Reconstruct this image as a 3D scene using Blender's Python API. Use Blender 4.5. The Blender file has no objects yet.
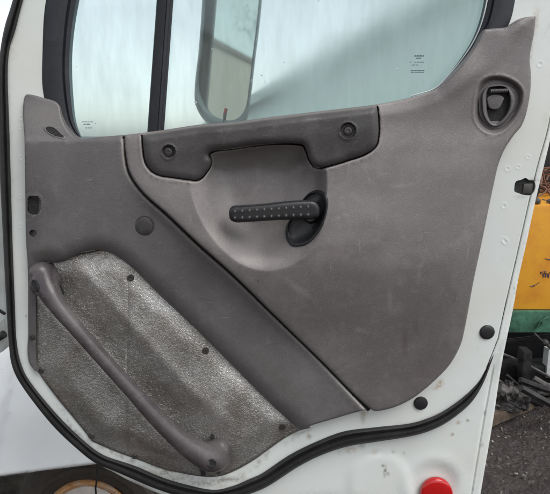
import bpy, bmesh, math, random
import numpy as np
from mathutils import Vector, Matrix
from mathutils.geometry import delaunay_2d_cdt
random.seed(7); RNG = np.random.default_rng(5)
S = bpy.context.scene; COL = S.collection
PI = math.pi

# ---------------------------------------------------------------- camera
F, PITCH, D, CZ = 560.0, math.radians(11.5), 1.15, 1.75
cd = bpy.data.cameras.new('camera'); cam = bpy.data.objects.new('camera', cd); COL.objects.link(cam)
cam.location = (0, -D, CZ); cam.rotation_euler = (PI/2 - PITCH, 0, 0)
cd.sensor_width = 36; cd.lens = F/550*36; cd.clip_start = .02; cd.clip_end = 500
S.camera = cam
cp, sp_ = math.cos(PITCH), math.sin(PITCH)

def at(u, v, Y=0.0):
    """measured point (tracing units, about 2 mm) on a vertical plane at depth Y -> world"""
    a = (np.asarray(u, float)-275)/F; b = (247-np.asarray(v, float))/F
    t = (D + np.asarray(Y, float))/(cp + b*sp_)
    return np.stack([a*t, np.broadcast_to(np.asarray(Y, float), np.shape(a*t)), CZ + t*(-sp_ + b*cp)], -1)
def P(u, v, Y=0.0): return Vector([float(c) for c in at(u, v, Y)])
def px(v, Y=0.0): return (D+Y)/(cp + (247-v)/F*sp_)/F

# ---------------------------------------------------------------- objects
def link(o, parent=None):
    COL.objects.link(o)
    if parent: o.parent = parent; o.matrix_parent_inverse = Matrix.Translation(-parent.location) if parent.parent is None else Matrix.Identity(4)
    return o
ORIG = {}
def tag(o, label=None, cat=None, group=None, kind=None):
    if label: o['label'] = label
    if cat: o['category'] = cat
    if group: o['group'] = group
    if kind: o['kind'] = kind
    return o
def empty(name, loc, label, cat, group=None):
    o = bpy.data.objects.new(name, None); o.empty_display_size = .1; COL.objects.link(o); o.location = loc
    return tag(o, label, cat, group)
def put(name, bm, mat, parent=None, smooth=True, ang=40, attrs=None):
    me = bpy.data.meshes.new(name); bm.to_mesh(me); bm.free()
    return putme(name, me, mat, parent, smooth, ang)
def putme(name, me, mat, parent=None, smooth=True, ang=40):
    for m in (mat if isinstance(mat, (list, tuple)) else [mat]): me.materials.append(m)
    for p in me.polygons: p.use_smooth = smooth
    if smooth: me.set_sharp_from_angle(angle=math.radians(ang))
    o = bpy.data.objects.new(name, me); COL.objects.link(o)
    if parent is not None:
        # all meshes are built in world coordinates; parents are unrotated Empties or untransformed meshes
        o.parent = parent
        q = parent; off = Vector((0, 0, 0))
        while q is not None: off += q.location; q = q.parent
        o.location = -off
    return o

# ---------------------------------------------------------------- materials
def nodes(name):
    m = bpy.data.materials.new(name); m.use_nodes = True
    nt = m.node_tree; return m, nt, nt.nodes['Principled BSDF']
def N(nt, t, **k):
    n = nt.nodes.new(t)
    for a, b in k.items():
        if a in n.inputs.keys(): n.inputs[a].default_value = b
        else: setattr(n, a, b)
    return n
def ramp(nt, src, lo, hi, a=0., b=1.):
    n = N(nt, 'ShaderNodeMapRange'); n.inputs['From Min'].default_value = lo; n.inputs['From Max'].default_value = hi
    n.inputs['To Min'].default_value = a; n.inputs['To Max'].default_value = b
    nt.links.new(src, n.inputs['Value']); return n.outputs['Result']
def mixc(nt, fac, a, b):
    n = N(nt, 'ShaderNodeMix', data_type='RGBA')
    for i, x in ((6, a), (7, b)):
        if isinstance(x, tuple): n.inputs[i].default_value = (*x, 1)
        else: nt.links.new(x, n.inputs[i])
    if isinstance(fac, float): n.inputs[0].default_value = fac
    else: nt.links.new(fac, n.inputs[0])
    return n.outputs[2]
def mth(nt, op, a, b=None):
    n = N(nt, 'ShaderNodeMath', operation=op)
    for i, x in ((0, a), (1, b)):
        if x is None: continue
        if isinstance(x, (int, float)): n.inputs[i].default_value = x
        else: nt.links.new(x, n.inputs[i])
    return n.outputs[0]
def tex(nt, scale, detail=3, rough=.55, dist=0., vec=None, stretch=None):
    g = N(nt, 'ShaderNodeNewGeometry').outputs['Position'] if vec is None else vec
    if stretch:
        mp = N(nt, 'ShaderNodeMapping'); mp.inputs['Scale'].default_value = stretch
        if len(stretch) == 3: nt.links.new(g, mp.inputs['Vector']); g = mp.outputs[0]
    n = N(nt, 'ShaderNodeTexNoise'); n.inputs['Scale'].default_value = scale; n.inputs['Detail'].default_value = detail
    n.inputs['Roughness'].default_value = rough; n.inputs['Distortion'].default_value = dist
    nt.links.new(g, n.inputs['Vector']); return n.outputs['Fac']
def bump(nt, b, srcs):
    prev = None
    for s, st, di in srcs:
        n = N(nt, 'ShaderNodeBump'); n.inputs['Strength'].default_value = st; n.inputs['Distance'].default_value = di
        nt.links.new(s, n.inputs['Height'])
        if prev: nt.links.new(prev, n.inputs['Normal'])
        prev = n.outputs[0]
    nt.links.new(prev, b.inputs['Normal'])
def attr(nt, name):
    n = N(nt, 'ShaderNodeAttribute'); n.attribute_name = name; return n.outputs['Fac']

def plastic(name, col, dust=(.34, .32, .31), rough=.5, grain=900, gs=.25, dustamt=.35, spec=.5):
    m, nt, b = nodes(name)
    n1 = tex(nt, 7, 5, .6, .3); n2 = tex(nt, 55, 4, .65, .4); n3 = tex(nt, 30, 3, .6, 0, None, (1, 1, 7))
    c = mixc(nt, ramp(nt, n1, .42, .72, 0, dustamt*.55), tuple(x for x in col), dust)
    c = mixc(nt, ramp(nt, n2, .56, .74, 0, dustamt*.45), c, dust)
    c = mixc(nt, ramp(nt, n3, .6, .8, 0, dustamt*.35), c, tuple(x*.55 for x in col))
    sc = tex(nt, 240, 2, .5, 0, None, (.12, 1, 1)); 
    c = mixc(nt, ramp(nt, sc, .70, .76, 0, .30), c, dust)
    c = mixc(nt, attr(nt, 'grime'), c, (.07, .055, .045))  # brown grime; also carries shade painted into the colour
    c = mixc(nt, attr(nt, 'dusty'), c, (.42, .39, .36))  # pale dust; also carries highlights painted into the colour
    nt.links.new(c, b.inputs['Base Color'])
    nt.links.new(ramp(nt, n1, .3, .7, rough-.07, rough+.12), b.inputs['Roughness'])
    b.inputs['Specular IOR Level'].default_value = spec
    for rot_ in (.5, -.9, 1.5):
        mp = N(nt, 'ShaderNodeMapping'); mp.inputs['Rotation'].default_value = (0, rot_, 0); mp.inputs['Scale'].default_value = (1, 1, .045)
        nt.links.new(N(nt, 'ShaderNodeNewGeometry').outputs['Position'], mp.inputs['Vector'])
        sc2 = tex(nt, 190, 2, .5, 0, mp.outputs[0]); c = mixc(nt, ramp(nt, sc2, .72, .77, 0, .35*min(1, dustamt*2)), b.inputs['Base Color'].links[0].from_socket, dust if rot_ > 0 else tuple(x*.4 for x in col)); nt.links.new(c, b.inputs['Base Color'])
    fine = tex(nt, 420, 3, .6, .5); smudge = tex(nt, 14, 6, .72, 1.2)
    c = mixc(nt, ramp(nt, smudge, .50, .78, 0, dustamt*.6), b.inputs['Base Color'].links[0].from_socket, dust)
    c = mixc(nt, ramp(nt, fine, .3, .7, .16, 0), c, tuple(x*.35 for x in col)); c = mixc(nt, ramp(nt, fine, .55, .75, 0, .12), c, dust)
    nt.links.new(c, b.inputs['Base Color'])
    vg = N(nt, 'ShaderNodeTexVoronoi', feature='SMOOTH_F1', Scale=grain*.8); nt.links.new(N(nt, 'ShaderNodeNewGeometry').outputs['Position'], vg.inputs['Vector'])
    bump(nt, b, [(vg.outputs['Distance'], gs*1.3, .0008), (fine, gs*.8, .0008), (n2, .10, .002), (n1, .15, .006)])
    return m
M = {}
M['trim'] = plastic('mauve_grey_plastic', (.157, .140, .137), rough=.38, dustamt=.42)
M['trim_dark'] = plastic('grey_front_plastic', (.121, .112, .113), rough=.42, dustamt=.26)
M['charcoal'] = plastic('charcoal_plastic', (.062, .056, .056), dust=(.20, .20, .20), rough=.42, dustamt=.3)
M['bar'] = plastic('worn_bar_plastic', (.060, .050, .053), rough=.30, dustamt=.3, gs=.1)
M['black'] = plastic('black_plastic', (.018, .018, .020), dust=(.09, .09, .09), rough=.4, dustamt=.15, gs=.1)
M['rubber'] = plastic('black_rubber', (.016, .016, .017), dust=(.13, .12, .11), rough=.62, dustamt=.3, grain=300, gs=.15)
M['frame'] = plastic('window_frame_rubber', (.014, .016, .021), dust=(.09, .10, .12), rough=.5, dustamt=.3, grain=300, gs=.1)
M['cavity'] = plastic('dark_cavity', (.012, .012, .013), rough=.8, dustamt=.1)

def simple(name, col, rough=.5, metal=0., **k):
    m, nt, b = nodes(name); n = tex(nt, k.get('scale', 25), 4, .6)
    c = mixc(nt, ramp(nt, n, .35, .7, 0, 1), tuple(x*k.get('lo', .8) for x in col), tuple(min(1, x*k.get('hi', 1.12)) for x in col))
    nt.links.new(c, b.inputs['Base Color']); b.inputs['Roughness'].default_value = rough; b.inputs['Metallic'].default_value = metal
    bump(nt, b, [(tex(nt, k.get('bs', 120), 3), k.get('bst', .15), .001)])
    return m
M['steel'] = simple('worn_steel', (.62, .64, .62), .3, .6)
M['screw'] = simple('blackened_screw', (.12, .115, .11), .35, .7)

def paint():
    m, nt, b = nodes('white_door_paint')
    n1 = tex(nt, 5, 4, .6, .5); n2 = tex(nt, 70, 4, .7); n3 = tex(nt, 14, 5, .7, .8)
    c = mixc(nt, ramp(nt, n1, .35, .75, 0, .6), (.76, .80, .775), (.73, .725, .65))
    c = mixc(nt, ramp(nt, n3, .58, .78, 0, .35), c, (.50, .49, .42))
    c = mixc(nt, ramp(nt, n2, .68, .78, 0, .35), c, (.38, .34, .28))
    g = mth(nt, 'MULTIPLY', attr(nt, 'grime'), ramp(nt, tex(nt, 130, 4, .7), .33, .58, .15, 1))
    c = mixc(nt, g, c, (.17, .145, .11))
    r = mth(nt, 'MULTIPLY', attr(nt, 'rust'), ramp(nt, tex(nt, 110, 4, .7), .36, .56, 0.1, 1))
    c = mixc(nt, r, c, (.33, .20, .09))
    nt.links.new(c, b.inputs['Base Color'])
    nt.links.new(ramp(nt, n3, .3, .75, .3, .5), b.inputs['Roughness'])
    b.inputs['Coat Weight'].default_value = .15
    bump(nt, b, [(n1, .12, .01), (tex(nt, 260, 2), .05, .0008)])
    return m
M['paint'] = paint()

def kick():
    m, nt, b = nodes('embossed_grey_sheet')
    pos = N(nt, 'ShaderNodeNewGeometry').outputs['Position']
    w = N(nt, 'ShaderNodeTexNoise', Scale=90.0, Detail=2.0); nt.links.new(pos, w.inputs['Vector'])
    mx = N(nt, 'ShaderNodeMix', data_type='VECTOR'); mx.inputs[0].default_value = .03
    nt.links.new(pos, mx.inputs[4]); nt.links.new(w.outputs['Color'], mx.inputs[5])
    vo = N(nt, 'ShaderNodeTexVoronoi', feature='DISTANCE_TO_EDGE', Scale=205.0); nt.links.new(mx.outputs[1], vo.inputs['Vector'])
    crk = ramp(nt, vo.outputs['Distance'], 0.0, .34)
    n2 = tex(nt, 260, 3, .6, 1.0); n1 = tex(nt, 9, 5, .62, .4); n4 = tex(nt, 3.6, 3, .5)
    c = mixc(nt, ramp(nt, n1, .38, .68), (.72, .71, .68), (.34, .30, .265))
    c = mixc(nt, ramp(nt, n4, .45, .65, 0, .5), c, (.30, .30, .28))
    c = mixc(nt, ramp(nt, crk, 0, .6, .42, 0), c, (.12, .11, .10))
    c = mixc(nt, ramp(nt, tex(nt, 60, 3, .7), .66, .76, 0, .6), c, (.13, .10, .07))
    c = mixc(nt, mth(nt, 'MULTIPLY', attr(nt, 'grime'), ramp(nt, n2, .3, .6, .5, 1)), c, (.085, .065, .05))
    nt.links.new(c, b.inputs['Base Color']); b.inputs['Metallic'].default_value = .72
    nt.links.new(ramp(nt, n2, .3, .7, .22, .36), b.inputs['Roughness'])
    bump(nt, b, [(crk, .5, .0008), (n2, .5, .0009), (tex(nt, 120, 2, .5, 2.0), .4, .0016)])
    return m
M['kick'] = kick()

def glassmat():
    m, nt, b = nodes('tinted_misted_glass')
    b.inputs['Base Color'].default_value = (.84, .978, .968, 1); b.inputs['Transmission Weight'].default_value = 1
    b.inputs['IOR'].default_value = 1.45
    n1 = tex(nt, 6, 3, .6, .8); n2 = tex(nt, 16, 3, .6, 0, None, (2.0, 1, .45))
    sx = N(nt, 'ShaderNodeSeparateXYZ'); nt.links.new(N(nt, 'ShaderNodeNewGeometry').outputs['Position'], sx.inputs[0])
    mist = ramp(nt, sx.outputs['X'], -.05, .06, 0, 1)        # the latch-side half of the pane is misted over
    nt.links.new(mth(nt, 'ADD', mth(nt, 'MULTIPLY', mist, ramp(nt, n1, .3, .7, .08, .17)), .04), b.inputs['Roughness'])
    df = N(nt, 'ShaderNodeBsdfDiffuse'); df.inputs['Color'].default_value = (.72, .80, .79, 1)
    tr = N(nt, 'ShaderNodeBsdfTranslucent'); tr.inputs['Color'].default_value = (.80, .92, .90, 1)
    ms = N(nt, 'ShaderNodeMixShader'); ms.inputs[0].default_value = .85
    nt.links.new(tr.outputs[0], ms.inputs[2]); nt.links.new(df.outputs[0], ms.inputs[1])
    drops = N(nt, 'ShaderNodeTexVoronoi', Scale=75.0); nt.links.new(N(nt, 'ShaderNodeNewGeometry').outputs['Position'], drops.inputs['Vector'])
    dr = mth(nt, 'MULTIPLY', ramp(nt, drops.outputs['Distance'], .10, .16, 1, 0), ramp(nt, tex(nt, 60, 2), .66, .72))
    fac = mth(nt, 'ADD', ramp(nt, n2, .3, .75, .05, .20), mth(nt, 'MULTIPLY', dr, .25))
    out = N(nt, 'ShaderNodeMixShader'); nt.links.new(fac, out.inputs[0])
    nt.links.new(b.outputs[0], out.inputs[1]); nt.links.new(ms.outputs[0], out.inputs[2])
    nt.links.new(out.outputs[0], nt.nodes['Material Output'].inputs['Surface'])
    bump(nt, b, [(dr, .3, .0015)])
    return m
M['glass'] = glassmat()
m, nt, b = nodes('mirror_silver'); b.inputs['Metallic'].default_value = 1; b.inputs['Base Color'].default_value = (.66, .655, .63, 1)
nt.links.new(ramp(nt, tex(nt, 30), .3, .8, .0, .03), b.inputs['Roughness']); M['mirror'] = m
m, nt, b = nodes('red_reflector_plastic'); b.inputs['Roughness'].default_value = .22
vo = N(nt, 'ShaderNodeTexVoronoi', Scale=420.0); nt.links.new(N(nt, 'ShaderNodeNewGeometry').outputs['Position'], vo.inputs['Vector'])
nt.links.new(mixc(nt, ramp(nt, vo.outputs['Distance'], .2, .7), (.56, .008, .008), (.46, .005, .006)), b.inputs['Base Color'])
b.inputs['Coat Weight'].default_value = .6; bump(nt, b, [(vo.outputs['Distance'], .06, .0004)]); M['red'] = m

# ---------------------------------------------------------------- 2-D helpers
def curve(pts, closed=True, step=3.0):
    """points (u, v[, 1 = corner]) -> smooth polyline"""
    n = len(pts); Q = [np.array(p[:2], float) for p in pts]; cor = [len(p) > 2 and p[2] for p in pts]
    out = []; rng = range(n if closed else n-1)
    def un(a): l = np.hypot(*a); return a/l if l else a
    for i in rng:
        a, b_ = Q[i], Q[(i+1) % n]; L = np.hypot(*(b_-a)); d = un(b_-a)
        if cor[i] or (not closed and i == 0): ta = d
        else: ta = un(un(a-Q[i-1])+d)
        j = (i+1) % n
        if cor[j] or (not closed and j == n-1): tb = d
        else: tb = un(d+un(Q[(j+1) % n]-b_))
        k = max(1, int(round(L/step)))
        for s in range(k):
            t = s/k
            out.append(a*(2*t**3-3*t*t+1)+b_*(-2*t**3+3*t*t)+ta*L*(t**3-2*t*t+t)+tb*L*(t**3-t*t))
    if not closed: out.append(Q[-1])
    return np.array(out)
def inside(pts, poly):
    x, y = pts[:, 0], pts[:, 1]; r = np.zeros(len(pts), bool)
    x0, y0 = poly[:, 0], poly[:, 1]; x1, y1 = np.roll(x0, -1), np.roll(y0, -1)
    for a, b_, c, d in zip(x0, y0, x1, y1):
        if b_ == d: continue
        m_ = ((b_ > y) != (d > y)) & (x < (c-a)*(y-b_)/(d-b_)+a); r ^= m_
    return r
def dist(pts, poly, closed=True):
    A = poly; B = np.roll(poly, -1, 0)
    if not closed: A, B = A[:-1], B[:-1]
    best = np.full(len(pts), 1e9)
    for a, b_ in zip(A, B):
        d = b_-a; L = d@d
        if L == 0: continue
        t = np.clip(((pts-a)@d)/L, 0, 1); q = pts-a-t[:, None]*d
        best = np.minimum(best, np.einsum('ij,ij->i', q, q))
    return np.sqrt(best)
def sdf(pts, poly): return dist(pts, poly)*np.where(inside(pts, poly), 1, -1)
def sm(x, a, b_):
    t = np.clip((x-a)/(b_-a), 0, 1); return t*t*(3-2*t)
def gs_(x, c, w): return np.exp(-((x-c)/w)**2)
def rnd(d, R, H):
    """height lost near an edge rounded over R units"""
    q = np.clip(1-d/R, 0, 1); return H*(1-np.sqrt(np.clip(1-q*q, 0, 1)))
def ell(u, v, a, b_, rot=0, n=28):
    t = np.arange(n)*2*PI/n; c, s = math.cos(rot), math.sin(rot)
    return np.stack([u+a*np.cos(t)*c-b_*np.sin(t)*s, v+a*np.cos(t)*s+b_*np.sin(t)*c], -1)

LNS = []
def free_ix(free): return [k for k in range(len(free)) if k not in LNS]
def sheet(name, outline, hfun, mat, parent, holes=(), loops=(), hot=(), lines=(), grid=4.0, rings=(.5, 1.2, 2.2, 3.5, 5.5, 9, 13), back=.01, attrs=(), ang=50, backfun=None):
    """a moulded sheet: outline filled with a fine mesh raised by hfun (metres towards the cab), with a return flange back to depth `back`"""
    pts = [outline]; edges = []; base = 0
    def addloop(l):
        nonlocal base
        n = len(l); edges.extend([(base+i, base+(i+1) % n) for i in range(n)]); base += n
    addloop(outline)
    for h in holes: pts.append(h); addloop(h)
    for l in loops: pts.append(l); addloop(l)
    free = []
    for poly, sg in [(outline, 1)]+[(h, -1) for h in holes]:
        nrm = np.roll(poly, -1, 0)-np.roll(poly, 1, 0); nrm = np.stack([-nrm[:, 1], nrm[:, 0]], -1); nrm /= np.linalg.norm(nrm, axis=1)[:, None]+1e-9
        ar = np.sum(poly[:, 0]*np.roll(poly[:, 1], -1)-np.roll(poly[:, 0], -1)*poly[:, 1])
        nrm *= np.sign(ar)*sg
        for r in rings:
            q = poly+nrm*r; q = q[np.abs(dist(q, poly)-r) < .25*r]; free.append(q)
    mn, mx_ = outline.min(0), outline.max(0)
    gx, gy = np.meshgrid(np.arange(mn[0], mx_[0], grid), np.arange(mn[1], mx_[1], grid)); gx[::2] += grid/2
    g = np.stack([gx.ravel(), gy.ravel()], -1)+RNG.uniform(-.2, .2, (gx.size, 2)); free.append(g)
    for (hu, hv, hr, hs) in hot:
        x, y = np.meshgrid(np.arange(hu-hr, hu+hr+.01, hs), np.arange(hv-hr, hv+hr+.01, hs)); free.append(np.stack([x.ravel(), y.ravel()], -1)+RNG.uniform(-.1*hs, .1*hs, (x.size, 2)))
    for (ln_, offs, stp) in lines:
        L_ = np.sum(np.linalg.norm(np.diff(ln_, axis=0), axis=1)); q = resample(ln_, max(3, int(L_/stp)), False)
        t_ = np.gradient(q, axis=0); t_ /= np.linalg.norm(t_, axis=1)[:, None]+1e-9; nn = np.stack([-t_[:, 1], t_[:, 0]], -1)
        for k_ in free_ix(free): free[k_] = free[k_][dist(free[k_], q, False) > max(offs)+.5]
        for o_ in offs: free.append(q+nn*o_); LNS.append(len(free)-1)
    LNS.clear()
    f = np.concatenate(free)
    ok = sdf(f, outline) > .3
    for h in holes: ok &= sdf(f, h) < -.3
    f = f[ok]; pts.append(f); allp = np.concatenate(pts)
    res = delaunay_2d_cdt([Vector(p) for p in allp], edges, [], 0, 1e-4)
    V = np.array([tuple(p) for p in res[0]]); T = np.array(res[2])
    cen = V[T].mean(1); k = inside(cen, outline)
    for h in holes: k &= ~inside(cen, h)
    T = T[k]; used, inv = np.unique(T, return_inverse=True); V = V[used]; T = inv.reshape(T.shape)
    d = dist(V, outline)
    H = hfun(V[:, 0], V[:, 1], d)
    W = at(V[:, 0], V[:, 1], -H)
    a, b_, c = W[T[0]]; 
    A0 = np.cross(W[T[:, 1]]-W[T[:, 0]], W[T[:, 2]]-W[T[:, 0]])[:, 1]; T[A0 > 0] = T[A0 > 0][:, ::-1]
    faces = [tuple(t) for t in T]
    # boundary return flange
    cnt = {}
    for t in faces:
        for i in range(3):
            e = (t[i], t[(i+1) % 3]); cnt[e] = 1
    bd = [e for e in cnt if (e[1], e[0]) not in cnt]
    bv = sorted({x for e in bd for x in e}); idx = {x: len(W)+i for i, x in enumerate(bv)}
    Wb = W[bv].copy(); Wb[:, 1] = back if backfun is None else backfun(V[bv, 0], V[bv, 1])
    for x, y in bd: faces.append((y, x, idx[x], idx[y]))
    W2 = np.concatenate([W, Wb])
    me = bpy.data.meshes.new(name); me.from_pydata([tuple(map(float, w)) for w in W2], [], faces); me.update()
    V2 = np.concatenate([V, V[bv]])
    for an, fn in attrs:
        at_ = me.attributes.new(an, 'FLOAT', 'POINT'); at_.data.foreach_set('value', np.clip(fn(V2[:, 0], V2[:, 1]), 0, 1).astype(np.float32))
    return putme(name, me, mat, parent, True, ang)
def blobs(L):
    def f(u, v):
        r = np.zeros_like(u)
        for b_ in L:
            cu, cv, ru, rv, s = b_[:5]; rot = b_[5] if len(b_) > 5 else 0
            x = (u-cu)*math.cos(rot)+(v-cv)*math.sin(rot); y = -(u-cu)*math.sin(rot)+(v-cv)*math.cos(rot)
            r = np.maximum(r, s*np.exp(-((x/ru)**2+(y/rv)**2)**1.5))
        return r
    return f

def sc_(poly, c, k): return (poly-np.array(c))*k+np.array(c)
# ---------------------------------------------------------------- 3-D helpers
def lathe(bm, c, prof, n=24, axis=Vector((0, -1, 0)), sx=1, sz=1, rot=0):
    z = axis.normalized(); x = z.orthogonal().normalized() if abs(z.y) < .9 else Vector((1, 0, 0)); y = z.cross(x)
    R = []
    for r, h in prof:
        row = []
        for i in range(n):
            t = 2*PI*i/n; a, b_ = r*sx*math.cos(t), r*sz*math.sin(t)
            a, b_ = a*math.cos(rot)-b_*math.sin(rot), a*math.sin(rot)+b_*math.cos(rot)
            row.append(bm.verts.new(c+x*a+y*b_+z*h))
        R.append(row)
    for a, b_ in zip(R, R[1:]):
        for i in range(n): bm.faces.new((a[i], a[(i+1) % n], b_[(i+1) % n], b_[i]))
    bm.faces.new(R[-1]); bm.faces.new(R[0][::-1])
    return bm
def box(bm, lo, hi, rot=None, c=None, bev=0):
    vs = [bm.verts.new((x, y, z)) for x in (lo[0], hi[0]) for y in (lo[1], hi[1]) for z in (lo[2], hi[2])]
    fs = [bm.faces.new([vs[i] for i in f]) for f in ((0, 1, 3, 2), (4, 6, 7, 5), (0, 4, 5, 1), (2, 3, 7, 6), (0, 2, 6, 4), (1, 5, 7, 3))]
    if bev: bmesh.ops.bevel(bm, geom=list({e for f in fs for e in f.edges}), offset=bev, segments=2, affect='EDGES', profile=.7)
    return vs
def tube(bm, pts, rad, n=14, cap=True, flat=1.0):
    pts = [Vector(p) for p in pts]; k = len(pts); rad = rad if isinstance(rad, (list, tuple)) else [rad]*k
    T = [(pts[min(i+1, k-1)]-pts[max(i-1, 0)]).normalized() for i in range(k)]
    x = T[0].orthogonal().normalized(); rows = []
    for i in range(k):
        x = (x-T[i]*x.dot(T[i])).normalized(); y = T[i].cross(x)
        rows.append([bm.verts.new(pts[i]+(x*math.cos(2*PI*j/n)+y*math.sin(2*PI*j/n))*rad[i]) for j in range(n)])
    for a, b_ in zip(rows, rows[1:]):
        for j in range(n): bm.faces.new((a[j], a[(j+1) % n], b_[(j+1) % n], b_[j]))
    if cap: bm.faces.new(rows[0][::-1]); bm.faces.new(rows[-1])
    return bm
def spline3(pts, k=8):
    P_ = [np.array(p, float) for p in pts]; out = []
    for i in range(len(P_)-1):
        p0, p1, p2, p3 = P_[max(i-1, 0)], P_[i], P_[i+1], P_[min(i+2, len(P_)-1)]
        for s in range(k):
            t = s/k; out.append(.5*((2*p1)+(-p0+p2)*t+(2*p0-5*p1+4*p2-p3)*t*t+(-p0+3*p1-3*p2+p3)*t**3))
    out.append(P_[-1]); return np.array(out)
def remesh(bm, vox, smooth_it=6):
    me = bpy.data.meshes.new('tmp'); bm.to_mesh(me); bm.free(); o = bpy.data.objects.new('tmp', me); COL.objects.link(o)
    r = o.modifiers.new('r', 'REMESH'); r.mode = 'VOXEL'; r.voxel_size = vox
    s = o.modifiers.new('s', 'SMOOTH'); s.factor = .5; s.iterations = smooth_it
    dg = bpy.context.evaluated_depsgraph_get(); m2 = bpy.data.meshes.new_from_object(o.evaluated_get(dg))
    bpy.data.objects.remove(o); return m2
def solid(name, poly, y0, y1, mat, parent, bev=.0, ang=40):
    """closed prism between depths y0 (towards the cab) and y1, outline traced at y0"""
    bm = bmesh.new(); A = at(poly[:, 0], poly[:, 1], y0); a = [bm.verts.new(p) for p in A]
    b_ = [bm.verts.new((p[0], y1, p[2])) for p in A]; n = len(a)
    f = bm.faces.new(a); g = bm.faces.new(b_[::-1])
    for i in range(n): bm.faces.new((a[i], b_[i], b_[(i+1) % n], a[(i+1) % n]))
    bmesh.ops.recalc_face_normals(bm, faces=bm.faces)
    if bev: bmesh.ops.bevel(bm, geom=list(f.edges), offset=bev, segments=3, affect='EDGES', profile=.5)
    return put(name, bm, mat, parent, True, ang)
def loft(name, loops, mat, parent, closed=True, ang=60):
    """loops: list of world-point arrays of equal length"""
    bm = bmesh.new(); R = [[bm.verts.new(p) for p in l] for l in loops]; n = len(R[0])
    for a, b_ in zip(R, R[1:]):
        for i in range(n if closed else n-1): bm.faces.new((a[i], a[(i+1) % n], b_[(i+1) % n], b_[i]))
    bmesh.ops.recalc_face_normals(bm, faces=bm.faces)
    return put(name, bm, mat, parent, True, ang)
def resample(poly, n, closed=True):
    q = np.vstack([poly, poly[:1]]) if closed else poly
    s = np.concatenate([[0], np.cumsum(np.linalg.norm(np.diff(q, axis=0), axis=1))]); t = np.linspace(0, s[-1], n, endpoint=not closed)
    return np.stack([np.interp(t, s, q[:, 0]), np.interp(t, s, q[:, 1])], -1)
def polar(poly, c, n, ph=0):
    """resample a star-shaped loop by angle"""
    q = resample(poly, 900); a = np.arctan2(q[:, 1]-c[1], q[:, 0]-c[0]); r = np.hypot(q[:, 0]-c[0], q[:, 1]-c[1]); o = np.argsort(a); a, r = a[o], r[o]
    t = np.linspace(-PI, PI, n, endpoint=False); rr = np.interp(t, a, r, period=2*PI)
    return np.stack([c[0]+rr*np.cos(t), c[1]+rr*np.sin(t)], -1)

#================================================================= THE DOOR
door = empty('truck_door', P(0, 600, .03), 'open white truck cab door seen from inside, with mauve-grey trim, black seal and steamed window', 'truck door')

# seal: outer edge and inner edge pairs, running down the hinge side, under the trim and up to the latch side
SP = [((118,-207),(128,-196)), ((80,-185),(92,-176)), ((58,-150),(70,-145)), ((32,-70),(43,-68)), ((12.7,0),(23.4,0)), ((5,25),(15.7,30)), ((.5,48),(9.8,49)), ((-2.5,76),(8,76)), ((-2,125),(9.5,125)),
      ((0,180),(11,180)), ((3,240),(12.7,240)), ((6,300),(15,300)), ((8.5,340),(16.8,340)), ((12,366),(21.5,364)), ((23.5,388.5),(32,384)),
      ((52,425),(60.5,418)), ((81,452.5),(88,444)), ((97,464),(104,455)), ((115,471.5),(121,461)), ((130,478),(137,466.5)), ((156,489),(163,477.5)),
      ((185,498),(189,485)), ((214,501),(213,489.5)), ((240,497),(232,486)), ((258,491),(250,478.5)), ((272,484),(263,472.5)), ((298,467),(289,455)),
      ((322,455),(316,441.5)), ((348,446.5),(344,431)), ((376,442),(375,427)), ((410,436.5),(408.5,423.5)), ((431,430.5),(428,418)), ((450,420.5),(444,410.5)),
      ((470,404),(463,397)), ((482,386),(477.5,382.5)), ((490.5,365),(487.5,364)), ((499,339),(497.5,338.5)), ((505,309),(504,309)), ((511.5,283),(511,283)), ((515.6,262),(515.2,262))]
so = spline3([p[0] for p in SP], 7); si = spline3([p[1] for p in SP], 7)
seal_mid = (so+si)/2
# the seal line closed round the latch side and over the top -> separates raised inner flange from outer step
crack = curve([(515.4,262),(526,215),(537,168),(548.7,125),(558,60),(560,0),(556,-90),(535,-175),(480,-205),(300,-218),(118,-205)], False, 6)
flange_poly = np.vstack([seal_mid, crack[1:-1]])

door_out = curve([(62,-152),(35,-70),(15.5,0),(8,25),(3.5,48),(.5,76),(1,125),(3,180),(6,240),(9,300),(11.5,340),(15,366),(26.5,387),(55,423),(83.5,450.5),(99,461.5),(103,467),
   (111,471),(130,481),(160,494),(200,514),(250,535),(300,548),(380,556),(470,560,1),(480.5,494),(493.6,417),(501.5,365),(513,309),(519.5,273),(526,245),(534.7,204),(547,153),(557,110),(567,60),(572,0),(573,-100),(556,-190),(500,-228),(300,-236),(120,-215),(82,-185)], True, 5)
win_hole = curve([(46,0),(42.8,51),(44,94),(58,132),(85,145,1),(160,142),(270,130),(410,110),(445,100),(466,80),(486,52),(500,36),(509,24),(515,0),(526,-90),(515,-150),(470,-180),(300,-190),(140,-180),(90,-150)], True, 5)

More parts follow.
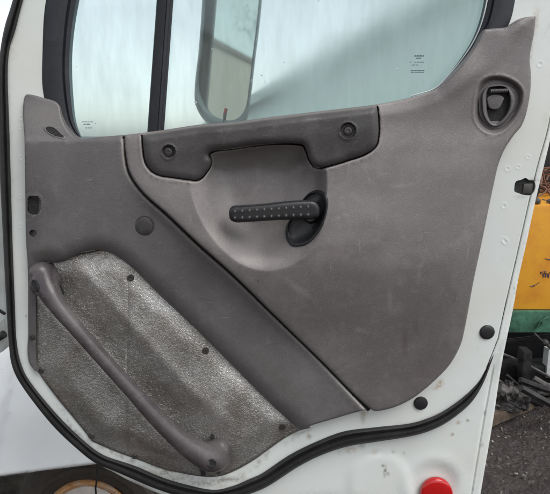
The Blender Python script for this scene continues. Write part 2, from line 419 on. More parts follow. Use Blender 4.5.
WELD = [(507.5,168.8,2.2),(518.3,167,2.0),(504,206,2.6),(528,157,1.8),(540,64,2.8),(505.5,242,2.5),(21,118,1.8),(20.6,128,1.5),(20.8,158,1.8),(19.8,197,1.6),(21,226,1.6),(504,240,2.6)]
emb = curve([(350,494),(352,470),(362,461),(385,456),(400,461),(408,476),(410,500),(404,530),(355,530)], True, 3)
lamp_c = (436.5, 494)
def h_shell(u, v, d):
    q = np.stack([u, v], -1); s = sdf(q, flange_poly)
    h = -.013+.013*sm(s, -4, 4)
    near = (1-sm(v, 335, 385))*(u > 300)             # latch side: a folded edge with a thin open seam
    dc = dist(q, np.vstack([[ [487,366],[498,339],[504.5,309] ], crack]), False)
    h = near*(-.002*sm(-s, 0, 2))+(1-near)*h-.012*sm(sdf(q, np.array([(62,305),(100,275),(240,400),(250,435),(205,448),(130,432),(75,390)], float)), 0, 8)-.022*sm(sdf(q, np.array([(200,155),(315,150),(318,235),(290,256),(250,256),(212,225)], float)), 0, 8)
    h = h-.007*gs_(dc, 0, .75)*near*sm(dc, 2.4, .2)
    # lower outer part: shallow pressings
    h = h+.004*sm(sdf(q, emb), -5, 4)
    cup = np.hypot((u-434)/27, (v-483)/24)
    h = h+.0022*gs_(cup, 1.0, .26)-.004*sm(cup, 1, .6)
    hem = dist(q, np.array([[493.6,365],[484.5,414.6],[471.4,494],[462,555]]), False)
    h = h-.004*gs_(hem, 0, .8)*sm(v, 362, 375)
    for (a, b_, r) in WELD:
        rr = np.hypot(u-a, v-b_); h = h+-0.0+.0003*gs_(rr, r, 1.1)-.0004*gs_(rr, 0, r*.6)
    h = h+.0012*np.sin(u*.05+v*.021)*sm(d, 0, 12)
    # drilled pads beside the latch
    return h-rnd(d, 2.2, .004)
latch = curve([(514.3,188),(516,181.5),(521,179.8),(526,178),(529,180),(534.2,181),(532,194.5),(524,195),(518,193),(514.6,191.5)], True, 1.2)
GR = [(120,456,34,1.6,.7,.42),(75,430,24,1.4,.6,.86),(172,471,26,2.4,.8,.22),(226,480,20,2.4,.8,-.1),(262,459,16,2,.6,-.75),(300,433,14,1.6,.5,-.3),(192,480,34,5,.35,.1),(330,500,50,10,.25),(415,515,60,30,.15),(455,470,20,14,.14),(385,472,1.6,5,.9,.1),(383.5,466,3,1.5,.8),(388,474,2,2,.6),(344,449,9,2.5,.35,-.4),(362,445,3,4,.5),(310,437,2.2,3,.45),(363,418,3,6,.4),(467.5,420.5,1.6,1.5,.8),(453,434,1.4,1.6,.5),(427,430,1.5,2,.4),
      (393,452,1.5,1.5,.5),(404,453,1.4,1.4,.5),(484.5,413,1.6,2.5,.5),(482,445,1.5,2,.6),(473,489,1.5,2,.4),(170,477,20,3,.75,.25),(205,483,22,2.4,.7,0),(240,476,13,2.2,.35,-.6),(130,461,18,2,.5,.35),(95,446,12,1.5,.45,.5),(60,408,14,1.2,.35,.9),(290,440,14,2,.35,-.5),
      (26,316,.9,1.1,.8),(514,288,.7,1.2,.5),(112,470,7,3,.45,.4),(140,484,12,2,.5,.45),(533,180,6,1.5,.5),(520,197,6,2,.35)]
RU = [(440,384,3.4,4.5,.75,.6),(436,388,4,2.5,.5),(459,422.5,3,1.8,.7,-.3),(452,435,2,1.4,.5),(308,436,2,4,.4),(364,413,4,3,.5),(352,450,7,3,.5,-.3),(536,20,3,14,.4,.1),(531,52,2,12,.35,.1),(375,452,4,3,.25),(500,476,2,2,.2),(150,472,10,3,.35,.3),(218,487,13,1.8,.4)]
hot = [(g[0], g[1], max(g[2], g[3])*1.4, .8) for g in GR if max(g[2], g[3]) < 8]+[(g[0], g[1], 6, 1) for g in RU]+[(a, b_, 5, .7) for a, b_, r in WELD]
q_ = np.arange(-200, 262, 1.2)
o5 = (-1.5, -.75, 0, .75, 1.5)
slines = [(np.vstack([[[487,366],[498,339],[504.5,309]], crack]), o5, 1.6), (np.array([[493.6,365],[484.5,414.6],[471.4,494],[462,555]]), o5, 1.6)]
sheet('door_shell', door_out, h_shell, M['paint'], door, holes=[win_hole, latch], hot=hot, lines=slines, grid=4.5, back=.055, attrs=(('grime', blobs(GR)), ('rust', blobs(RU))), ang=35)
sheet('outer_skin', curve([tuple(p) for p in resample(door_out, 90)], True, 12), lambda u, v, d: -.056-.03*sm(d, 0, 60)*0-rnd(d, 5, -.0)*0, M['paint'], door, holes=[win_hole*1.0], grid=16, rings=(), back=.062)
# latch cavity
solid('latch_cavity', curve([(512,178),(537,176),(536,198),(512,197)], True, 3), .006, .05, M['cavity'], door)
bm = bmesh.new(); box(bm, P(523,193.5,.004), P(532.5,183.5,.0055), bev=.0005); put('latch_plate', bm, M['screw'], door)

# seal
prof = [(0, -.010), (.03, .004), (.12, .012), (.26, .0165), (.40, .016), (.50, .011), (.56, .0055), (.62, .0075), (.74, .0105), (.88, .008), (.97, .003), (1.0, -.004)]
W_ = np.linalg.norm(so-si, axis=1)/11.0
loops = []
for t, h in prof:
    uv = so*(1-t)+si*t; hh = h*np.clip(W_, .12, 1.1)
    loops.append(at(uv[:, 0], uv[:, 1], -hh+.001+.006*np.clip(1-W_, 0, 1)))
loft('weatherstrip', loops, M['rubber'], door, closed=False)

# window rubber, glass, divider
glass_o = curve([(79.5,0),(72.5,51),(73.8,102),(77,125),(86,146,1),(160,142),(270,130),(408,105),(433,91),(447,76),(461.5,57),(472.5,39),(479.5,20),(484,0),(494,-90),(484,-140),(450,-160),(300,-168),(160,-160),(115,-135)], True, 5)
c0 = (280, -10)
LO = polar(win_hole, c0, 300); LG = polar(glass_o, c0, 300)
pr = [(-.04, .0, -.004), (.0, .0, .001), (.12, .0, .005), (.30, .0, .006), (.5, 0, .005), (.66, 0, .002), (.70, 0, -.003), (.76, 0, -.001), (.9, 0, -.006), (.97, 0, -.012), (1.0, 0, -.026)]
loft('window_rubber', [at((LO*(1-t)+LG*t)[:, 0], (LO*(1-t)+LG*t)[:, 1], -h) for t, _, h in pr[:9]], M['frame'], door)
M['band'] = simple('teal_glass_edge', (.12, .17, .18), .45)
loft('glass_edge_band', [at((LO*(1-t)+LG*t)[:, 0], (LO*(1-t)+LG*t)[:, 1], -h) for t, h in ((.80, -.012), (.88, -.017), (1.0, -.023))], M['band'], door)
# bright bead added to draw the highlight on the lower latch-side corner
bead = curve([(411,96),(436,87.5),(449.5,74),(463.8,56.5),(475,38.5),(482,21),(487,0),(495,-60)], False, 2)
bm = bmesh.new(); tube(bm, at(bead[:, 0], bead[:, 1], -.012), .0013, 8); put('window_bead', bm, M['steel'], door)

def pane(name, poly, label=None):
    o = solid(name, poly, .026, .030, M['glass'], door, ang=20)
    return o
divu = lambda v: 165.7-.0715*v
g1 = [p for p in glass_o if p[0] < divu(p[1])-6]; g2 = [p for p in glass_o if p[0] > divu(p[1])+6]
cen = (glass_o.mean(0))
def grow(poly, c, k): return (poly-np.array(c))*k+np.array(c)
G1 = np.array(sorted(g1, key=lambda p: math.atan2(p[1]+5-0, p[0]-118))); G2 = np.array(sorted(g2, key=lambda p: math.atan2(p[1]-0, p[0]-320)))
q1 = pane('quarter_glass', grow(G1, (118, -5), 1.03)); q2 = pane('main_glass', grow(G2, (320, 0), 1.02))
# small etched maker's stamps on the two panes (illegible ticks)
M['etch'] = simple('etched_glass_mark', (.11, .18, .18), .7)
def stamp(par, u0, v0, rows):
    bm = bmesh.new()
    for r, (dv, segs, th) in enumerate(rows):
        for (a, b_) in segs:
            p, q = P(u0+a, v0+dv, .0252), P(u0+b_, v0+dv+th, .0252); box(bm, (p.x, p.y, q.z), (q.x, p.y+.0006, p.z))
    put('etched_stamp', bm, M['etch'], par, False)
stamp(q2, 410, 55, [(0, [(4.5,6.5),(7.2,9),(9.6,12),(12.6,14)], 1.6), (2.6, [(6,8),(8.6,11)], 1.2), (6.6, [(0,1.2),(4.5,6.2),(6.8,9.5),(10.2,14)], .9), (9.6, [(2,5),(6,8)], .7), (15, [(1,3.5),(4.2,7),(7.6,11),(11.6,14.5)], .9), (16.8, [(1,4),(4.8,8),(8.5,13.8)], .8)])
stamp(q1, 82, 121.5, [(0, [(0,2),(2.6,5),(5.6,7.2),(8,11)], .6), (2.2, [(1.4,3.6),(4.2,8)], .9), (6, [(3,5),(5.6,10)], .8)])

vs = np.linspace(-168, 141, 40)
dl = []
for t, y in ((-8.9, .030), (-8.8, .012), (-7.6, .008), (0.5, .006), (1.2, .0075), (1.6, .006), (4.2, .007), (5.0, .010), (7.6, .012), (7.8, .030)):
    dl.append(at(divu(vs)+t, vs, y))
loft('window_divider', dl, M['frame'], door, closed=False)

# ---------------- front trim panel (A)
seam = [(123.6,140),(125,158),(128.5,173.5),(140,191),(168,217),(197.5,245),(232,275.6),(270,312.5),(322,363.2)]
panA = curve([(24,99),(26,94.5),(31,94.5),(44,98),(55.5,101.6),(59.5,106),(61,114),(63.5,122),(68.5,131),(77,138.3),(100,136.8),(122,135,1)]+seam+[(366.5,409.7,1),(350,414),(335,418.5),(316,424),(299,430,1),(270,403),(232,365),(196,329),(158,293.5),(133,268.5),(117,256.5),
   (104,251),(89,250.7),(76,255),(66,260.5),(58.5,262.6),(46,262.8),(40,263.5),(37,268),(36,290),(36,330),(36.5,365),(38,372),(34.5,371,1),(29,362),(28.2,330),(27.6,265),(26,240),(25.3,196),(24.5,140)], True, 2.5)
rect = curve([(29,197.5),(30,197),(37.5,197.2),(39.2,199),(39.3,212),(37.8,214.2),(28.5,212.3),(28,205)], True, 1.2)
vent = curve([(42.6,127.2),(44.5,125.8),(50,125.7),(56,129),(62,135),(66.5,138.0),(60,138.3),(54,137),(47.5,133.5)], True, 1.2)
kedge = curve([(299,430),(270,403),(232,365),(196,329),(158,293.5),(133,268.5),(117,256.5),(104,251),(89,250.7),(76,255),(66,260.5),(58.5,262.6),(40,263.5),(36,290),(36,372)], False, 3)
seamA = curve(seam+[(366.5,409.7)], False, 3)
GA = [(290,315,3,10,.25),(95,160,30,12,.12),(205,300,20,3,.15,.8),(45,255,14,5,.3),(280,380,40,8,.18,.8)]
def h_A(u, v, d):
    q = np.stack([u, v], -1); dk = dist(q, kedge, False); ds = dist(q, seamA, False)
    h = .034+.008*gs_(v, 205, 70)*sm(u, 20, 60)
    h = h-.024*np.clip((141-v)/44, 0, 1)**.8*sm(90-u, 0, 22)-.003*sm(141-v, -1, 5)            # upper corner leans back
    h = h-.012*sm(40-u, 0, 16)*sm(v, 150, 260)
    low = sm(v, 262, 285)*sm(42-u, 0, 6); h = h*(1-low)+.010*low
    kk = np.clip(1-dk/17, 0, 1); h = h-(.024)*(1-np.sqrt(1-kk*kk*.98))*(1-low)
    h = h-rnd(ds, 2.8, .0045)+.0008*gs_(ds, 5, 2)
    h = h-rnd(d, 2.0, .004)*(dk > 3)
    h = h-.012*sm(sdf(q, rect), -.5, .5)-.0007*gs_(sdf(q, rect), -4.5, .8)
    rr = np.hypot(u-33, v-233.5); h = h-.010*sm(-rr, -3.8, -3.0)
    rr = np.hypot(u-144.5, v-226.2); h = h-.0022*gs_(rr, 8.9, .7)
    return h
trimA = sheet('front_trim_panel', panA, h_A, M['trim_dark'], door, loops=[rect, ell(33,233.5,3.4,3.9)], hot=[(144.5,226.2,10.5,.7),(33,233.5,5.5,.45),(53,132,12,1.0),(33,205,11,1.0)], grid=3.4, attrs=(('grime', blobs(GA)), ('dusty', lambda u, v: blobs([(46,116,26,20,.22)])(u, v)+gs_(dist(np.stack([u, v], -1), seamA, False), 1.2, 1.1))), back=.004)  # seam-lip highlight painted pale; leaning corner paled for dust and skylight
bm = bmesh.new(); M['cap'] = plastic('dark_screw_cap', (.030, .028, .029), rough=.5, dustamt=.3)
bm.free(); bm = bmesh.new(); c = P(144.5,226.2,-float(h_A(np.array([144.5]), np.array([226.2]), np.array([30.]))[0])-.0015); r = px(226)*8.1; lathe(bm, c, [(r, -.004), (r, .001), (r*.9, .0022), (r*.4, .0028), (.001, .003)]); put('screw_cap', bm, M['cap'], trimA)
bm = bmesh.new(); box(bm, P(30.5,213.5,-.0200), P(38.7,198.2,-.0255)); put('slot_insert', bm, M['cavity'], trimA)
bm = bmesh.new(); c = P(33,233.5,-.016); lathe(bm, c, [(.0062, -.003), (.0062, .006), (.0045, .0062), (.004, .0)]); put('screw_hole', bm, M['cavity'], trimA)
vro = curve([(43.6,127.5),(46,125.9),(51,126),(57,129.4),(62.5,134.8),(65.8,138.2),(60,138),(54,136.4),(48,133)], True, 1.2)
h_v = lambda U, V: np.array(h_A(np.asarray(U, float), np.asarray(V, float), np.full(len(U), 8.)))
VC = (54.5, 132)
loft('vent_rim', [at(q_[:, 0], q_[:, 1], -(h_v(q_[:, 0], q_[:, 1])+e)) for q_, e in ((sc_(resample(vro, 48), VC, 1.04), -.001), (resample(vro, 48), .0014), (sc_(resample(vro, 48), VC, .9), .0018), (sc_(resample(vro, 48), VC, .82), .0012), (sc_(resample(vro, 48), VC, .78), -.001))], M['trim'], trimA)
vin = curve([(47.5,128),(50.5,127.6),(55,130.2),(60,135.2),(63,137.4),(58,136.8),(53,134.5)], True, 1.2)
hv = float(h_A(np.array([55.]), np.array([132.]), np.array([6.]))[0]); vin = sc_(resample(vro, 48), VC, .80); ventb = loft('vent_slot', [at(q_[:, 0], q_[:, 1], -(h_v(q_[:, 0], q_[:, 1])+e)) for q_, e in ((sc_(vin, VC, 1.02), -.002), (sc_(vin, VC, 1.0), .0006), (sc_(vin, VC, .5), .0006), (sc_(vin, VC, .02), .0006))], M['cavity'], trimA)
bm = bmesh.new()
for (a, b_) in (((50,134),(55.5,129.5)), ((54,136),(59,133)), ((48,131),(52,127.5))):
    tube(bm, [P(a[0], a[1], -(float(h_v([a[0]], [a[1]])[0])+.0008)), P(b_[0], b_[1], -(float(h_v([b_[0]], [b_[1]])[0])+.0008))], .0008, 6)
put('vent_rib', bm, M['screw'], ventb)

# ---------------- upper trim panel (B)
sill = [(142.7,132.7),(163,130),(199,124.6),(232,122),(270,117),(333.6,109.4),(375.6,104.4),(410,97.5),(435.5,89.5)]
seamB = [(322.8,362.2),(270.4,311.1),(232.8,274.1),(198.4,243.5),(168.9,215.4),(141.4,190.2),(129.8,172.1),(126.2,156),(124.7,140)]
panB = curve([(125.0,134.8,1)]+sill+[(451,76.5),(466,59.5),(476,45),(481.5,34),(484.5,29.3,1),(495,28.2),(506,27),(512,23.4),(519,19),(526,16.9),(535.8,16.2,1),(534,34),(531.5,46),(529.8,58.5),(531,76),(529.6,97),(522,125),(514,135),(504,150.5),(498,166),(495,178.5),
   (481,246),(473.6,281),(464.7,329),(461,344),(449.5,365),(438.7,376.7),(425.7,388.5),(410,400),(395,407),(380,410.8),(374,411),(370,408.5)]+seamB, True, 2.5)
bowl = curve([(189,162),(189.5,178),(192,197),(198,215),(208,233),(222,250),(240,264),(262,271),(285,268),(305,257),(318,240),(325,218),(327,195),(327,172),(322,150),(300,135),(220,135)], True, 3)
lockrim = curve([(480.6,84),(487.7,78.5),(497.6,77),(507.5,79),(517.4,85),(521.9,92),(521.7,100),(517.6,112),(510.3,122.6),(500.4,131),(492,132.5),(483.4,129),(476.5,119.6),(475.5,111),(477,97)], True, 2)
ridge = curve([(400,103),(425,101),(450,90),(470,77),(485,67),(498,52),(510,36),(518,24)], False, 3)
recess = curve([(305.7,197.2),(310,193.5),(316,191.5),(323.5,193.6),(326.6,200),(326.3,210),(323.5,220.5),(314,236.5),(308,242),(300,244.6),(293,244.6),(288.2,239.5),(286.6,231),(287.6,225),(291.5,218.5)], True, 2)
PULL = pull = curve([(142.4,134.4,1),(163,130.6),(199,125),(232,122.3),(270,117.4),(333.6,109.8),(376.6,104.6,1),(378.2,120),(377.8,139),(375.5,146),(367,153),(346,160.7),(330,165.6),(319.6,167.6),(314,165.5),(310,160),(306.5,150),(303.6,145.2),(297,143.8),
    (270,143.6),(230,148.5),(212,151.5),(208.3,154.5),(210.6,160),(209.5,166),(205.5,172.5),(201,178),(196,180.3),(188,179.6),(172,177.3),(158,174.8),(150,169.5),(145.6,162),(143.6,150)], True, 2.2)
highlightS = lambda u, v: .4*gs_(dist(np.stack([u, v], -1), curve(sill, False, 3), False), 1.4, 1.1)  # painted highlight line along the sill edge, with some dust
dust_highlightB = lambda u, v: np.maximum(np.maximum(blobs(DB)(u, v), highlightS(u, v)), .5*gs_(sdf(np.stack([u, v], -1), PULL), -2.6, .8)*(v > 134))  # adds a painted highlight outlining the pull handle
def h_B(u, v, d):
    q = np.stack([u, v], -1)
    h = .029+.043*gs_(v, 258, 88)+.006*sm(v, 118, 150)
    h = h+.004*gs_(v, 172, 26)*sm(u, 330, 400)
    h = h-.010*sm(d, 26, 0)*sm(u, 400, 470)*sm(v, 130, 200)
    # ledge under the window, leaning back
    sd = v-np.interp(u, [p[0] for p in sill], [p[1] for p in sill])
    h = h-.010*sm(14-sd, 0, 14)*sm(u, 360, 395)*sm(-u, -455, -415)
    dr = dist(q, ridge, False); h = h+.004*gs_(dr, 0, 8)*sm(u, 415, 450)*sm(d, 0, 8)
    up = sm(100-v, 0, 70)*sm(u, 450, 490); h = h-.010*up
    sb = sdf(q, bowl); wl = np.where(u > 300, 16, np.where(v < 175, 16, 44))
    wl = 44-26*sm(u, 285, 325)
    wl = wl+14*sm(u, 250, 300)*sm(v, 225, 255); tt = np.clip((sb-.5)/wl, 0, 1); h = h-.046*(.62*(1-(1-tt)**2)+.38*tt*tt*(3-2*tt))-.006*sm(sb, 0, wl)
    lr = sdf(q, lockrim); h = h-.016*sm(lr, -1.2, 3.5)+.0012*gs_(lr, -2.2, 1.2)
    pl_ = sdf(q, PULL); h = h-.028*sm(pl_, -1.35, -.4)*(sd > 2.5)+.0012*gs_(pl_, -3.0, .9)*(sd > 2.5)
    rc = sdf(q, recess); h = h-.016*sm(rc, 0, 2.2)+.001*gs_(rc, -1.5, 1.0)
    h = h+.0006*np.sin(u*.045+1)*np.sin(v*.05)
    return h-rnd(d, 1.8, .0035)-.003*rnd(d, 9, 1)
GB = [(235,208,8,3,.35),(241,221,5,3,.35),(247,193,6,4,.22),(236,197,4,3,.25),(300,262,7,3,.3,-.3),(305,250,5,4,.25),(283,276,4,2,.3,.5),(258,281,.9,.9,.9),(345,295,1,6,.25),(405,345,3,14,.45),(416,325,2,9,.35),(350,255,10,1.2,.3,.3),(310,300,1,7,.3,.5),(385,240,7,.9,.3,-.2),(455,300,1.2,9,.3),(440,212,14,5,.12),(430,372,36,20,.22),(345,165,1.3,9,.4),(305,172,3,8,.4,.3),(330,320,30,12,.1)]  # scuffs and stains, plus shade of the lower corner painted dark
DB = [(470,60,20,5,.2,-.9),(300,290,16,3,.25,.6),(390,300,2,14,.2),(420,270,1.2,10,.25,.2),(360,330,10,1.2,.25,.3),(345,215,14,1.2,.3,-.4),(395,185,12,1,.3,.1),(440,345,1.2,12,.2,.4),(215,235,16,10,.25,.9),(262,262,30,6,.25,.05),(200,185,8,20,.18),(360,205,36,16,.14),(345,238,30,9,.10),(375,262,36,9,.12),(430,160,30,10,.10),(445,250,20,12,.08),(260,240,26,10,.14),(340,255,24,8,.12)]  # dust streaks, plus sheen of the bowl and upper panel painted pale
trimB = sheet('upper_trim_panel', panB, h_B, M['trim'], door, loops=[lockrim, recess], lines=[(np.vstack([PULL, PULL[:1]]), (-3.4, -2.4, -1.7, -1.0, -.3), 2.0), (np.vstack([bowl, bowl[:1]]), (-1.2, 0, 1.2, 2.4), 2.4)], hot=[(498,104,30,1.3),(306,218,27,1.3),(258,281,1.6,.5)], grid=3.2, attrs=(('grime', blobs(GB)), ('dusty', dust_highlightB)), back=.004)
hB = lambda u, v: float(h_B(np.array([float(u)]), np.array([float(v)]), np.array([30.]))[0])

# ---------------- dark groove behind the seam between the two trim panels
gv = curve([(124,136),(126.2,157),(130,173),(141.3,190.2),(169,216),(198.5,243.8),(233,274.4),(271,311.5),(323,362.3),(369,409)], False, 4)
bm = bmesh.new(); tube(bm, at(gv[:, 0], gv[:, 1], -.016), .0062, 8); put('seam_backing', bm, M['cavity'], door)

# ---------------- pull handle (D)
SC = [(168.6,151.8,7.0),(348,130.8,8.2)]
def h_D(u, v, d):
    q = np.stack([u, v], -1)
    mid = sm(u, 195, 218)*sm(322-u, 0, 22)
    h = .056+.003*np.sin(u*.02)+.006*mid
    top = v-np.interp(u, [p[0] for p in sill[:7]], [p[1] for p in sill[:7]])
    h = h-.010*sm(9-top, 0, 9)
    h = h-rnd(d, 7.5, .012)-.006*sm(top, 18, 50)
    for a, b_, r in SC:
        rr = np.hypot(u-a, v-b_); h = h-.011*sm(-rr, -r, -r+1.6)+.0012*gs_(rr, r+.6, .9)
    return h
def bk(u, v): return np.where((u > 214) & (u < 304) & (v > 135), -.030, -.012)
pullo = sheet('pull_handle', pull, h_D, M['charcoal'], door, hot=[(a, b_, r+2.5, 1.0) for a, b_, r in SC], grid=3.0, back=-.02, backfun=bk, attrs=(('dusty', highlightS),))
for a, b_, r in SC:
    bm = bmesh.new(); h0 = float(h_D(np.array([a]), np.array([b_]), np.array([9.]))[0]); c = P(a, b_, -h0)
    lathe(bm, c, [(.0085, -.002), (.0085, .001), (.0075, .0032), (.0040, .0038), (.0036, .0012), (.0005, .0010)], 24)
    put('screw', bm, M['screw'], pullo)

# ---------------- interior release: bezel + lever
rel_c = (306.5, 218)
RO = polar(recess, rel_c, 60)
hb = np.array([hB(u, v) for u, v in sc_(RO, rel_c, 1.06)])
base_h = .040
Ls = []
hm = float(hb.mean())
for k, h, w_ in ((1.07, -.003, 1), (1.05, .0022, 1), (1.01, .0036, 1), (.965, .0028, 1), (.93, -.001, 1), (.86, -.006, .5), (.6, -.0075, 0), (.1, -.0075, 0)):
    q = sc_(RO, rel_c, k); Ls.append(at(q[:, 0], q[:, 1], -(hb*w_+hm*(1-w_)+h)))
rel = loft('release_bezel', Ls, M['black'], door)
lev = curve([(229.6,209),(232,206.8),(240,206.2),(262,204.6),(285,202),(306,200.6),(314,201.2),(318.6,205),(320,211),(318.4,217.2),(314,219),(300,219.4),(270,220.6),(246,222.2),(234,222),(230,219.4),(228.9,214)], True, 1.6)
def h_L(u, v, d):
    h = .074+.007*sm(u, 320, 235)+.003*gs_(u, 275, 40)-rnd(d, 4.5, .008)
    for i in range(11):
        for j, (va, vb) in enumerate(((211.3, 206.6), (217.9, 214.6))):
            cu = 234.8+i*7.32; cv = va+(vb-va)*i/10
            rr = np.hypot(u-cu, v-cv); h = h+.0016*gs_(rr, 0, .85)
    return h
hots = [(234.8+i*7.32, (211.3, 217.9)[j]+((206.6, 214.6)[j]-(211.3, 217.9)[j])*i/10, 1.8, .45) for i in range(11) for j in (0, 1)]
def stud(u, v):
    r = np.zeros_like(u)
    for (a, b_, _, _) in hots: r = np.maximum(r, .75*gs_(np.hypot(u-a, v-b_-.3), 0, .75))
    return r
lever = sheet('release_lever', lev, h_L, M['black'], rel, hot=hots, grid=2.0, back=-.060, attrs=(('dusty', stud),), rings=(.5, 1.1, 2, 3.2), ang=60)
bm = bmesh.new(); tube(bm, [P(311,216,-.036), P(310,215,-.064)], [.016, .012], 18); put('lever_pivot', bm, M['black'], rel)
# underside of lever
# ---------------- kick panel (K)
kp = curve([(34,262,1),(120,246,1),(310,428,1),(299,431),(286,437.5),(270,448.6),(255,459.5),(240,468.3),(230,473),(221,476),(209,477.2),(198,476.2),(180,473),(164,469.5),(140,460.5),(115,451.5),(92,441.5,1),(84,431),(73,417.5),(58,399.5),(44,380.8),(36,369,1)], True, 3)
barline = curve([(60,285),(85,312),(130,362),(172,408),(205,436)], False, 4)
GK = [(165,395,9,60,.45,-.83),(100,330,8,50,.4,-.8),(70,305,14,26,.5,-.8),(120,355,10,50,.4,-.82),(150,385,11,46,.5,-.8),(183,428,20,15,.55,-.8),(215,455,24,22,.45),(60,285,18,14,.45),(125,300,6,30,.25),(62,355,26,40,.22,-.7),(150,462,40,5,.6,.25),(66,377,2.2,2.6,.6),(62,376,3,1.2,.5),(284,434,12,5,.5,-.6),(233,428,10,18,.35),(52,330,10,20,.25)]  # brown stains, plus soft shade painted along the grab bar
def h_K(u, v, d):
    q = np.stack([u, v], -1); db = dist(q, barline, False)
    h = .005+.010*sm(d, 0, 26)-.0110*sm(-db, -30, -3)*sm(d, 0, 26)+.002*gs_(db, 26, 5)
    h = h+.004*sm((u-v*.0), 118, 134)*sm(u+v, 380, 430)*0
    cr = np.abs(u-(127.5-.012*(v-330))); h = h-.0016*gs_(cr, 0, .9)*(v > 275)*(v < 452)
    h = h+.0010*np.sin(u*.06+v*.02)*np.sin(v*.045+1)+.007*gs_(np.hypot((u-95)/34, (v-425)/26), 0, 1)*sm(d, 0, 20)+.005*gs_(np.hypot((u-215)/30, (v-392)/26), 0, 1)*sm(d, 0, 20)
    return h-rnd(d, 1.6, .0025)
kickp = sheet('kick_panel', kp, h_K, M['kick'], door, lines=[(np.array([[128.1,278],[126,452]]), o5, 1.8)], hot=[(64,376,5,1)], grid=3.2, attrs=(('grime', lambda u, v: np.maximum(blobs(GK)(u, v), .75*gs_(dist(np.stack([u, v], -1), kp), 0, 3.0))),), back=.003, rings=(.5, 1.2, 2.4, 4.5))
for (a, b_) in ((130.5,278),(205.4,351),(282.3,427),(40.5,370.5),(91.4,436),(32,337.5),(31.6,252.5),(218,471.5),(134.5,456.5)):
    bm = bmesh.new(); h0 = .012 if a < 35 and b_ > 300 else (.020 if a < 35 else .0015+float(h_K(np.array([float(a)]), np.array([float(b_)]), dist(np.array([[float(a), float(b_)]]), kp))[0])); c = P(a, b_, -h0); r = px(b_)*(2.9 if a < 35 or b_ > 455 else 3.3)
    lathe(bm, c, [(r, -.004), (r*1.0, .0006), (r*.9, .0016), (r*.62, .0018), (r*.56, .0026), (r*.34, .0024), (r*.26, .001), (.0004, .0008)], 18)
    put('trim_bolt', bm, M['screw'], kickp)

# ---------------- grab bar
bp = [(44,268,.004,12.5),(44.5,279,.024,12.8),(50,293,.044,11.0),(60,309,.054,8.6),(77,329,.058,7.6),(100,355.5,.059,7.3),(130,388.5,.059,7.6),(158,419,.058,8.6),(182,441,.054,10.2),(199,453,.048,12.2),(211,458,.038,13.8),(216,456.5,.018,14.6),(216.5,455.5,.002,14.8)]
B = spline3(bp, 9)
pts = [P(p[0], p[1], -p[2]) for p in B]; rr = [float(p[3]*px(p[1], -p[2])) for p in B]
bm = bmesh.new(); tube(bm, pts, rr, 20)
def ball(bm, c, r, s=(1, 1, 1)):
    m_ = Matrix.Translation(c) @ Matrix.Diagonal((*s, 1)); bmesh.ops.create_uvsphere(bm, u_segments=20, v_segments=14, radius=r, matrix=m_)
ball(bm, P(41,272,-.020), .024, (1.0, 1.0, .9)); ball(bm, P(38.5,285,-.022), .019, (1, 1, 1.25)); ball(bm, P(51,281,-.018), .021)
ball(bm, P(213,455,-.026), .031, (1.05, .9, 1)); ball(bm, P(219,450,-.014), .028, (1, .9, 1)); ball(bm, P(220,459,-.014), .026)
me = remesh(bm, .0022, 12)
from mathutils.bvhtree import BVHTree
bv = BVHTree.FromPolygons([v_.co.copy() for v_ in me.vertices], [tuple(p.vertices) for p in me.polygons])
def hit(u, v):
    d_ = (P(u, v)-Vector(cam.location)).normalized(); l, n, _, _ = bv.ray_cast(Vector(cam.location), d_); return l, n
gb = putme('grab_bar', me, M['bar'], door, True, 80)
for (a, b_, r, sz) in ((35.4,285.6,.0078,1.35), (211.2,463.2,.0088,.85)):
    l, n = hit(a, b_); bm = bmesh.new(); lathe(bm, l+n*.0005, [(r*1.25, -.006), (r*1.28, .0012), (r*1.1, .0022), (r, .001), (r*.9, .0008), (.0004, .0008)], 22, n, 1, sz); put('bolt_hole', bm, M['cavity'], gb)
bm = bmesh.new(); lathe(bm, P(59.5,289.5,-.010), [(.0088, -.003), (.0088, .001), (.0005, .0012)], 20, sx=.75, sz=1.7, rot=.35); put('mount_hollow', bm, M['cavity'], gb)
bm = bmesh.new(); box(bm, P(201,474,-.010), P(205,467,-.018), bev=.001); put('clip', bm, M['cavity'], gb)
bm = bmesh.new(); lathe(bm, P(212.5,436,-.006), [(.005, -.002), (.005, .003), (.001, .0035)], 12, sx=.8, sz=1.3); put('trim_bolt', bm, M['screw'], kickp)

# ---------------- lock bezel
lc = (498.5, 106)
def Z(x, y): return (465+x/7.06, 70+y/7.06)
ring_o = polar(curve([Z(98,150),Z(130,118),Z(180,102),Z(240,98),Z(300,108),Z(350,132),Z(380,175),Z(384,225),Z(366,285),Z(325,345),Z(270,400),Z(205,418),Z(150,385),Z(105,325),Z(93,240)], True, 1.5), lc, 72)
ring_i = polar(curve([Z(158,150),Z(168,128),Z(210,118),Z(262,116),Z(296,130),Z(308,165),Z(315,220),Z(305,280),Z(265,345),Z(225,376),Z(190,370),Z(166,330),Z(155,260)], True, 1.5), lc, 72)
hL = hB(*lc)
Ls = []
for t, h in ((-.08, -.001), (0, .004), (.07, .0095), (.38, .0095), (.46, .0150), (.55, .0172), (.80, .0172), (.94, .0145), (1.01, .002)):
    q = ring_o*(1-t)+ring_i*t; Ls.append(at(q[:, 0], q[:, 1], -(hL+h-.004)))
lockb = loft('lock_bezel', Ls, M['trim_dark'], door)
fl = sc_(ring_i, lc, 1.1); solid('lock_cavity', fl, -(hL+.0015), -(hL-.006), M['cavity'], lockb)
tong = np.array([Z(162,192), Z(275,195), Z(268,222), Z(240,270), Z(222,277), Z(190,275), Z(172,262), Z(163,235)])
solid('latch_paddle', curve([tuple(p) for p in tong], True, 1), -(hL+.010), -(hL+.002), M['trim_dark'], lockb, bev=.0012)
